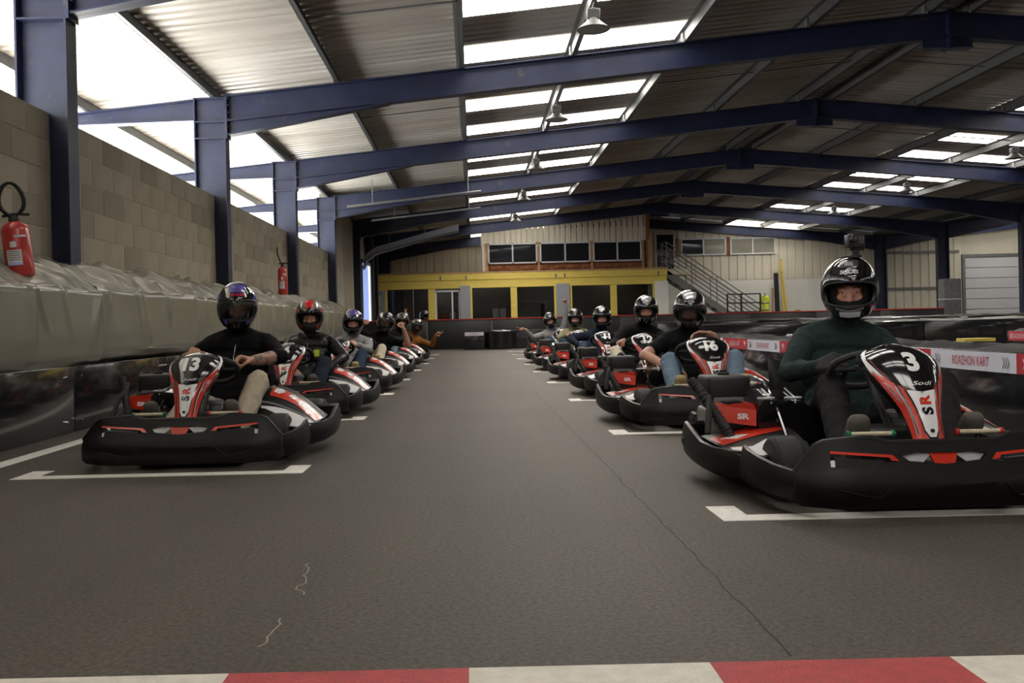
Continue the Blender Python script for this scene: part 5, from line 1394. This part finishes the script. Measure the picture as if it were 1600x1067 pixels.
WHEEL = lambda s: dict(w=(s * 0.165, 0.765, 0.52), f=(-s * 0.35, -0.80, 0.25), n=(-s * 0.9, -0.1, -0.35), pose='grip', pole=(s * 0.8, 0.2, -0.8))
def driver(kx, ky, krz, label, shirt='black_cloth', sleeve='long', pants='charcoal', shoe='dark_shoe', handm='skin', forearm=None, lean=0.0, twist=0.0, arms=None, knees=((-0.235, 0.41), (0.235, 0.41)), head=(0, 0, 0),
           helmet=None, mask=False, voxel=0.009, group=None, dz=0.0, dy=0.0, extras=None, seatx=0.0):
    e = empty('person', (kx, ky, 0), krz); tag(e, label, 'person', group)
    B = Body(); arms = arms or {}
    hipc = V((seatx, 1.14 + dy, 0.185)); chest = V((seatx + lean * 0.55, 1.235 + dy, 0.44 + dz)); neck = V((seatx + lean * 0.9, 1.275 + dy, 0.635 + dz)); hc = V((seatx + lean * 1.15, 1.225 + dy, 0.813 + dz))
    sl = lean * 0.55                                 # shoulder line drops to the leaning side
    sh = {s: V((neck.x + s * 0.185, 1.27 + dy, 0.585 + dz - s * sl * 0.35)) for s in (-1, 1)}
    # torso
    B.cap(hipc + V((-0.085, 0, 0)), hipc + V((0.085, 0, 0)), 0.115, 0.115, pants)
    mid = hipc.lerp(chest, 0.45)
    B.cap(mid + V((-0.07, 0, 0)), mid + V((0.07, 0, 0)), 0.120, 0.120, shirt)
    B.cap(hipc + V((-0.07, 0.0, 0.07)), hipc + V((0.07, 0.0, 0.07)), 0.122, 0.122, shirt)
    B.cap(chest + V((-0.088, 0, 0)), chest + V((0.088, 0, 0)), 0.122, 0.122, shirt)
    up = chest.lerp(neck, 0.55); B.cap(up.lerp(sh[-1], 0.55), up.lerp(sh[1], 0.55), 0.100, 0.100, shirt)
    for s in (-1, 1):
        B.cap(neck + V((s * 0.02, 0.0, 0.015)), sh[s], 0.062, 0.068, shirt)
    B.cap(neck + V((0, 0, 0.0)), neck.lerp(hc, 0.25), 0.068, 0.062, shirt)
    B.cap(neck, hc + V((0, 0.02, -0.03)), 0.054, 0.056, 'skin_face' if not mask else 'black_cloth')
    # head
    yaw, pitch, roll = head
    yaw += -math.atan2(kx + hc.x, ky + hc.y) - krz          # they look into the camera
    RM = Matrix.Rotation(yaw, 3, 'Z') @ Matrix.Rotation(roll, 3, 'Y') @ Matrix.Rotation(pitch, 3, 'X')
    hp = lambda x, f, z: hc + RM @ V((x, -f, z))
    low = 'black_cloth' if mask else 'skin_face'
    B.ell(hp(0, 0.0, 0.01), (0.076, 0.094, 0.112), 'skin_face', RM)
    B.ell(hp(0, 0.028, -0.062), (0.058, 0.066, 0.062), low, RM)
    B.cap(hp(0, 0.093, 0.002), hp(0, 0.108, -0.036), 0.0095, 0.014, 'skin_face')
    for s in (-1, 1):
        B.cap(hp(s * 0.012, 0.098, -0.036), hp(s * 0.014, 0.096, -0.036), 0.009, 0.008, 'skin_face')
        B.cap(hp(s * 0.014, 0.090, 0.022), hp(s * 0.050, 0.076, 0.022), 0.0085, 0.008, 'skin_face')
        B.cap(hp(s * 0.020, 0.0915, 0.0125), hp(s * 0.044, 0.0845, 0.0115), 0.0068, 0.0062, 'skin_face')
        B.cap(hp(s * 0.020, 0.0885, -0.0085), hp(s * 0.044, 0.0815, -0.0085), 0.0058, 0.0055, 'skin_face')
        B.ell(hp(s * 0.042, 0.066, -0.028), (0.024, 0.024, 0.022), 'skin_face', RM)
        B.ell(hp(s * 0.078, -0.01, -0.005), (0.010, 0.02, 0.032), 'skin_face', RM)
    B.cap(hp(-0.018, 0.092, -0.066), hp(0.018, 0.092, -0.066), 0.008, 0.008, 'skin' if not mask else low)
    # legs
    for i, s in enumerate((-1, 1)):
        kx_, kz = knees[i]; hip = hipc + V((s * 0.095, -0.02, -0.005)); kn = V((seatx * 0.5 + kx_, 0.715, kz)); an = V((s * 0.205, 0.375, 0.135))
        B.cap(hip, hip.lerp(kn, 0.5), 0.098, 0.088, pants); B.cap(hip.lerp(kn, 0.5), kn, 0.088, 0.068, pants)
        B.cap(kn, kn + V((0, 0.0, -0.02)), 0.070, 0.066, pants)
        B.cap(kn, kn.lerp(an, 0.45), 0.066, 0.064, pants); B.cap(kn.lerp(an, 0.45), an, 0.064, 0.050, pants)
        heel = V((s * 0.205, 0.355, 0.085)); toe = V((s * 0.215, 0.238, 0.318))
        B.cap(an, heel, 0.043, 0.041, shoe); B.cap(heel, heel.lerp(toe, 0.6), 0.040, 0.041, shoe); B.cap(heel.lerp(toe, 0.6) + V((-0.012, 0, 0)), toe + V((-0.010, 0, 0)), 0.036, 0.033, shoe); B.cap(heel.lerp(toe, 0.6) + V((0.012, 0, 0)), toe + V((0.010, 0, 0)), 0.036, 0.033, shoe)
    # arms
    for s in (-1, 1):
        A = dict(WHEEL(s)); A.update(arms.get(s, {}))
        el, wr = ik(sh[s], A['w'], 0.285, 0.262, A['pole'])
        thick = 1.12 if sleeve == 'long' else 1.0
        um = shirt; fm = shirt if sleeve == 'long' else (forearm or handm if sleeve in ('short', 'pushed') else shirt)
        B.cap(sh[s], sh[s].lerp(el, 0.5), 0.066, 0.056 * thick, um)
        if sleeve == 'short':
            B.cap(sh[s].lerp(el, 0.5), sh[s].lerp(el, 0.62), 0.060, 0.060, um); B.cap(sh[s].lerp(el, 0.6), el, 0.050, 0.043, fm)
        else: B.cap(sh[s].lerp(el, 0.5), el, 0.056 * thick, 0.047 * thick, um)
        if sleeve == 'pushed': B.cap(el, el.lerp(wr, 0.22), 0.052, 0.052, um)
        B.cap(el, el.lerp(wr, 0.35), 0.045 * thick, 0.044 * thick, fm); B.cap(el.lerp(wr, 0.35), wr.lerp(el, 0.05), 0.044 * thick, 0.031 * (1.2 if sleeve == 'long' else 1.0), fm)
        B.cap(wr.lerp(el, 0.12), wr, 0.028, 0.026, handm)
        hand(B, wr, A['f'], A['n'], A.get('t', s), A['pose'], handm, 1.14 if handm == 'glove' else 1.04)
    body = B.finish(voxel, e)
    # eyes and brows
    for s in (-1, 1):
        m = MB(); m.lathe([(0.0001, -0.0125), (0.0075, -0.010), (0.0115, -0.004), (0.012, 0.002), (0.008, 0.009), (0, 0.012)], (0, 0, 0), 'Y', 14); o = m.build('eye', 'eye_white', e); o.location = hp(s * 0.031, 0.0785, 0.002); o.rotation_euler = (pitch, roll, yaw)
        m = MB(); m.lathe([(0.0001, -0.0136), (0.0045, -0.0128), (0.0058, -0.0112)], (0, 0, 0), 'Y', 12); m.build('iris', 'iris', o)
        m = MB(); m.tube([(s * 0.014, -0.100, 0.021), (s * 0.032, -0.097, 0.026), (s * 0.050, -0.085, 0.021)], [0.003, 0.004, 0.002], 6); o = m.build('eyebrow', 'brow', e); o.location = hc; o.rotation_euler = (pitch, roll, yaw)
    if helmet is not None: 
        h = add_helmet(e, hp(0, 0.006, 0.022), yaw, pitch, roll, **helmet)
    else: h = None
    return e, h, dict(hc=hc, neck=neck, chest=chest, sh=sh, hp=hp)

# ================================================================== THE GRID: twelve karts and their drivers
KR = [y + (0.12 if k else -0.05) for k, y in enumerate(SLOT_R[:6])]
KL = [y + 0.12 for y in SLOT_L[:6]]
GR, GL = 'karts parked in the row by the lettered barrier', 'karts parked in the row by the tarpaulins'
XRT, XLT = [1.655, 1.60, 1.66, 1.64, 1.62, 1.62], [-1.53, -1.54, -1.52, -1.55, -1.58, -1.58]
place_kart(XRT[0], KR[0], R(0.5), '3', 'go-kart with black nose panel numbered 3, driver in dark green sweatshirt', GR)
place_kart(XRT[1], KR[1], 0, '16', 'go-kart numbered 16 with driver in short sleeves and light jeans', GR)
place_kart(XRT[2], KR[2], 0, '12', 'go-kart numbered 12 with driver in black jacket and pale trousers', GR)
place_kart(XRT[3], KR[3], 0, '11', 'go-kart numbered 11 directly behind the kart numbered 12', GR)
place_kart(XRT[4], KR[4], 0, '14', 'go-kart with driver in olive jacket behind the kart numbered 11', GR)
place_kart(XRT[5], KR[5], 0, '', 'rearmost go-kart of the barrier row under the driver pointing both arms', GR)
place_kart(XLT[0], KL[0], 0, '13', 'go-kart with black nose panel numbered 13 in front of the tarpaulins', GL)
place_kart(XLT[1], KL[1], 0, '4', 'go-kart numbered 4 with driver in red helmet', GL)
place_kart(XLT[2], KL[2], 0, '', 'go-kart under the driver in grey hoodie and lilac helmet', GL)
place_kart(XLT[3], KL[3], 0, '', 'go-kart under the driver flexing both bare arms', GL)
place_kart(XLT[4], KL[4], 0, '', 'go-kart under the driver in plain grey helmet', GL)
place_kart(XLT[5], KL[5], 0, '', 'rearmost go-kart of the tarpaulin row under the brown sleeved driver', GL)

GD = 'seated kart drivers'
H = lambda **k: k
# --- row by the lettered barrier
e, h, J = driver(XRT[0], KR[0], R(0.5), 'driver in dark green sweatshirt and gloves with action camera on helmet', 'green_sweat', 'long', 'charcoal', 'dark_shoe', 'glove', voxel=0.0065, group=GD, head=(0.0, 0, 0), lean=0.06, dy=-0.04, dz=0.015, seatx=0.10,
    helmet=H(style='plain', A='helmet_grey', word='SHOEI', wordmat='pvc_white', visor='none'), arms={-1: dict(w=(-0.155, 0.78, 0.50)), 1: dict(w=(0.195, 0.78, 0.51))}, knees=((-0.17, 0.41), (0.30, 0.42)))
m = MB(); m.grid(lambda a, b: on_surf(for_surf, -0.36 + 0.72 * a, -0.86 + 0.16 * b, 0.004), 10, 4); m.build('chin_badge', 'pvc_white', h)
m = MB(); m.grid(lambda a, b: on_surf(for_surf, -0.45 + 0.9 * a, -0.64 + 0.06 * b - 0.06 * math.sin(math.pi * a), 0.006), 12, 2); m.build('chin_vent', 'kart_grey', h)
m = MB(); m.grid(lambda a, b: on_surf(for_surf, -0.16 + 0.32 * a, 0.72 + 0.16 * b, 0.006), 6, 3); m.build('top_vent', 'helmet_silver', h)
e = empty('action_camera', V((XRT[0], KR[0], 0)) + J['hc'] + V((-0.005, -0.055, 0.180)), R(3)); tag(e, 'small black action camera mounted on top of the green sweatshirt driver\'s helmet', 'camera')
m = MB(); m.lathe([(0.026, -0.012), (0.026, 0.0), (0.012, 0.006), (0.010, 0.026)], (0.006, 0, 0), 'Z', 12); m.rbox(-0.008, 0.020, -0.01, 0.01, 0.0, 0.035, 0.003, seg=1); m.tube([(-0.02, 0, 0.027), (0.045, 0, 0.027)], 0.006, 8); m.build('mount', 'black_matt', e)
m = MB(); m.rbox(-0.040, 0.042, -0.022, 0.022, 0.034, 0.095, 0.005); m.build('housing', 'helmet_matt', e)
m = MB(); m.lathe([(0.017, 0.0), (0.017, -0.012), (0.013, -0.014), (0, -0.012)], (-0.018, -0.022, 0.072), 'Y', 16); m.build('lens', 'kart_gloss', e)
m = MB(); m.rbox(0.008, 0.036, -0.025, -0.021, 0.05, 0.085, 0.002, seg=1); m.build('screen', 'kart_gloss', e)
m = MB(); m.rbox(-0.03, -0.005, -0.008, 0.008, 0.095, 0.100, 0.002, seg=1); m.build('shutter_button', 'kart_grey', e)
driver(XRT[1], KR[1], 0, 'driver in black t-shirt and light jeans with closed visor, elbow out', 'black_cloth', 'short', 'jeans', 'tan_shoe', 'skin', voxel=0.0075, group=GD, lean=0.03, head=(-0.05, 0.10, 0.05), dz=-0.035, seatx=0.06,
    helmet=H(style='patch', A='helmet_silver', B='helmet_silver', visor='closed', word='SHOEI'),
    arms={-1: dict(w=(-0.16, 0.88, 0.36), f=(0.8, -0.5, -0.1), n=(0.1, 0, -1), pose='relaxed', pole=(-1, -0.35, -0.25)), 1: dict(w=(0.10, 0.70, 0.615), f=(-0.95, -0.15, 0.05), n=(0, -0.5, -0.9), pose='relaxed', pole=(0.9, 0, -0.5), t=1)}, knees=((-0.215, 0.42), (0.26, 0.43)))
driver(XRT[2], KR[2], 0, 'driver in black jacket and pale trousers in the kart numbered 12', 'black_cloth', 'long', 'cream', 'brown_shoe', 'skin', voxel=0.009, group=GD, lean=0.15, head=(0.02, 0.02, 0.03),
    helmet=H(style='patch', visor='open'), arms={-1: dict(w=(-0.20, 0.80, 0.50), pose='thumb', n=(0.5, -0.2, -0.6))}, mask=True)
driver(XRT[3], KR[3], 0, 'driver in dark navy hoodie in the kart numbered 11, hand hanging down', 'navy', 'long', 'dark_jeans', 'brown_shoe', 'skin', voxel=0.010, group=GD, lean=0.07, head=(0.0, 0, 0), mask=True, dz=-0.06,
    helmet=H(style='plain', A='helmet_silver', visor='open', word=None), arms={-1: dict(w=(-0.27, 0.90, 0.42), f=(0.2, -0.45, -0.75), n=(0.6, 0.2, -0.4), pose='relaxed', pole=(-1, 0.2, 0.1))})
driver(XRT[4], KR[4], 0, 'driver in olive jacket and black helmet in the second rearmost kart by the barrier', 'olive', 'long', 'dark_jeans', 'tan_shoe', 'skin', voxel=0.011, group=GD, lean=0.02, head=(0.0, 0, 0), mask=True, dz=-0.05,
    helmet=H(style='plain', A='helmet_grey', visor='open', word=None))
driver(XRT[5], KR[5], 0, 'driver in grey hoodie leaning out, one arm pointing sideways, other raised', 'grey_hoodie', 'long', 'dark_jeans', 'tan_shoe', 'skin', voxel=0.011, group=GD, lean=-0.14, dz=-0.07, head=(-0.1, 0, -0.28),
    helmet=H(style='patch', A='helmet_grey', visor='open', word=None),
    arms={-1: dict(w=(-0.66, 0.92, 0.60), f=(-0.85, -0.25, 0.35), n=(0, -0.3, -1), pose='point', pole=(0, 0.2, -1)), 1: dict(w=(0.12, 1.12, 1.06), f=(-0.1, -0.1, 1), n=(-0.3, -1, 0), pose='thumb', pole=(1, 0, 0.2), t=1)}, mask=True)
# --- row by the tarpaulins
e, h, J = driver(XLT[0], KL[0], 0, 'driver in black zip jacket with tattooed forearm and purple black helmet', 'black_cloth', 'pushed', 'beige', 'dark_shoe', 'skin', 'skin_tattoo', voxel=0.007, group=GD, lean=-0.0, head=(0.0, 0.04, 0.04), dz=0.04,
    helmet=H(style='patch', A='helmet_purple', B='helmet_purple', visor='closed', word='SHOEI', wordmat='helmet_pink'),
    arms={-1: dict(w=(-0.175, 0.77, 0.57), pole=(-0.9, 0.3, -0.6)), 1: dict(w=(0.195, 0.80, 0.535), f=(-0.75, -0.55, 0.2), n=(-0.2, -0.5, -0.8), pole=(1, -0.1, -0.25))}, knees=((-0.15, 0.30), (0.25, 0.415)), mask=True)
m = MB(); m.tube([(0.0, -0.133 + J['neck'].y + 0.055, J['neck'].z - 0.02), (0.0, J['chest'].y - 0.118, J['chest'].z + 0.07), (0.0, J['chest'].y - 0.126, J['chest'].z)], 0.003, 6); m.build('zip', 'chrome', e)
e, h, J = driver(XLT[1], KL[1], 0, 'driver in black leather racing jacket with red and black helmet', 'leather', 'long', 'navy', 'dark_shoe', 'skin', voxel=0.009, group=GD, lean=0.02, head=(-0.02, 0.0, 0.0), mask=True,
    helmet=H(style='slash', A='helmet_red', B='helmet_silver', shell='helmet_matt', visor='open', word='SHOEI', wordmat='helmet_red'),
    arms={-1: dict(w=(-0.05, 0.80, 0.36), f=(0.5, -0.6, -0.5), n=(0.3, -0.2, -0.8), pose='relaxed', pole=(-1, 0.3, 0)), 1: dict(w=(0.24, 0.86, 0.36), f=(-0.75, -0.5, -0.2), n=(-0.1, -0.3, -0.9), pose='relaxed', pole=(1, 0.3, 0))})
m = MB(); m.rbox(0.075, 0.125, J['chest'].y - 0.128, J['chest'].y - 0.122, J['chest'].z + 0.02, J['chest'].z + 0.085, 0.002, seg=1); m.build('chest_patch', 'hivis', e)
m = MB(); m.tube([(0.01, J['chest'].y - 0.07, J['neck'].z - 0.05), (0.01, J['chest'].y - 0.127, J['chest'].z), (0.01, J['chest'].y - 0.14, J['chest'].z - 0.12)], 0.004, 6); m.build('zip', 'chrome', e)
driver(XLT[2], KL[2], 0, 'driver in light grey hoodie and dark jeans with lilac striped helmet', 'grey_hoodie', 'long', 'dark_jeans', 'tan_shoe', 'skin', voxel=0.010, group=GD, lean=0.06, dz=-0.05, head=(0, 0, 0), mask=True,
    helmet=H(style='slash', A='helmet_purple', B='helmet_lilac', visor='open', word=None))
driver(XLT[3], KL[3], 0, 'driver in black t-shirt flexing both bare arms with silver striped helmet', 'black_cloth', 'short', 'cream', 'tan_shoe', 'skin', voxel=0.011, group=GD, lean=0.21, dz=-0.05, head=(0.05, 0, 0.18),
    helmet=H(style='slash', A='helmet_black', B='helmet_silver', visor='closed', word=None),
    arms={-1: dict(w=(-0.08, 1.08, 0.80), f=(0.8, -0.4, 0.2), n=(0.5, -0.3, -0.8), pose='fist', pole=(-1, 0.1, 0.3)), 1: dict(w=(0.53, 1.00, 0.68), f=(-0.3, -0.1, 1), n=(-0.8, 0.2, -0.4), pose='fist', pole=(0.9, -0.3, -1))})
driver(XLT[4], KL[4], 0, 'driver in dark clothes with plain grey helmet behind the flexing driver', 'charcoal', 'long', 'jeans', 'dark_shoe', 'skin', voxel=0.012, group=GD, lean=0.28, dz=-0.03, head=(0.05, 0, 0.1),
    helmet=H(style='plain', A='helmet_grey', shell='helmet_grey', visor='open', word=None), mask=True)
driver(XLT[5], KL[5], 0, 'driver in brown sweater making peace signs with an outstretched arm', 'brown', 'long', 'jeans', 'dark_shoe', 'skin_warm', voxel=0.011, group=GD, lean=0.36, dz=-0.12, head=(0.2, 0, 0.2),
    helmet=H(style='plain', A='helmet_silver', visor='closed', word=None),
    arms={-1: dict(w=(0.20, 1.10, 0.90), f=(0.25, -0.1, 1), n=(0, -1, 0), pose='peace', pole=(-1, 0.2, -0.2)), 1: dict(w=(0.82, 0.95, 0.52), f=(0.8, -0.2, 0.55), n=(0, -1, -0.2), pose='peace', pole=(0.2, 0.2, -1))})

# spare helmet standing on the red cap of the far barrier
hs = add_helmet(None, V((wx(663, 27.05), 27.05, 0.87 + 0.028 + 0.137)), R(50), 0, 0, shell='helmet_black', style='slash', A='helmet_blue', B='helmet_silver', visor='open', word=None, name='spare_helmet')
tag(hs, 'blue and black spare helmet standing on the red cap of the barrier', 'helmet')

bpy.data.scenes.remove(TMP)
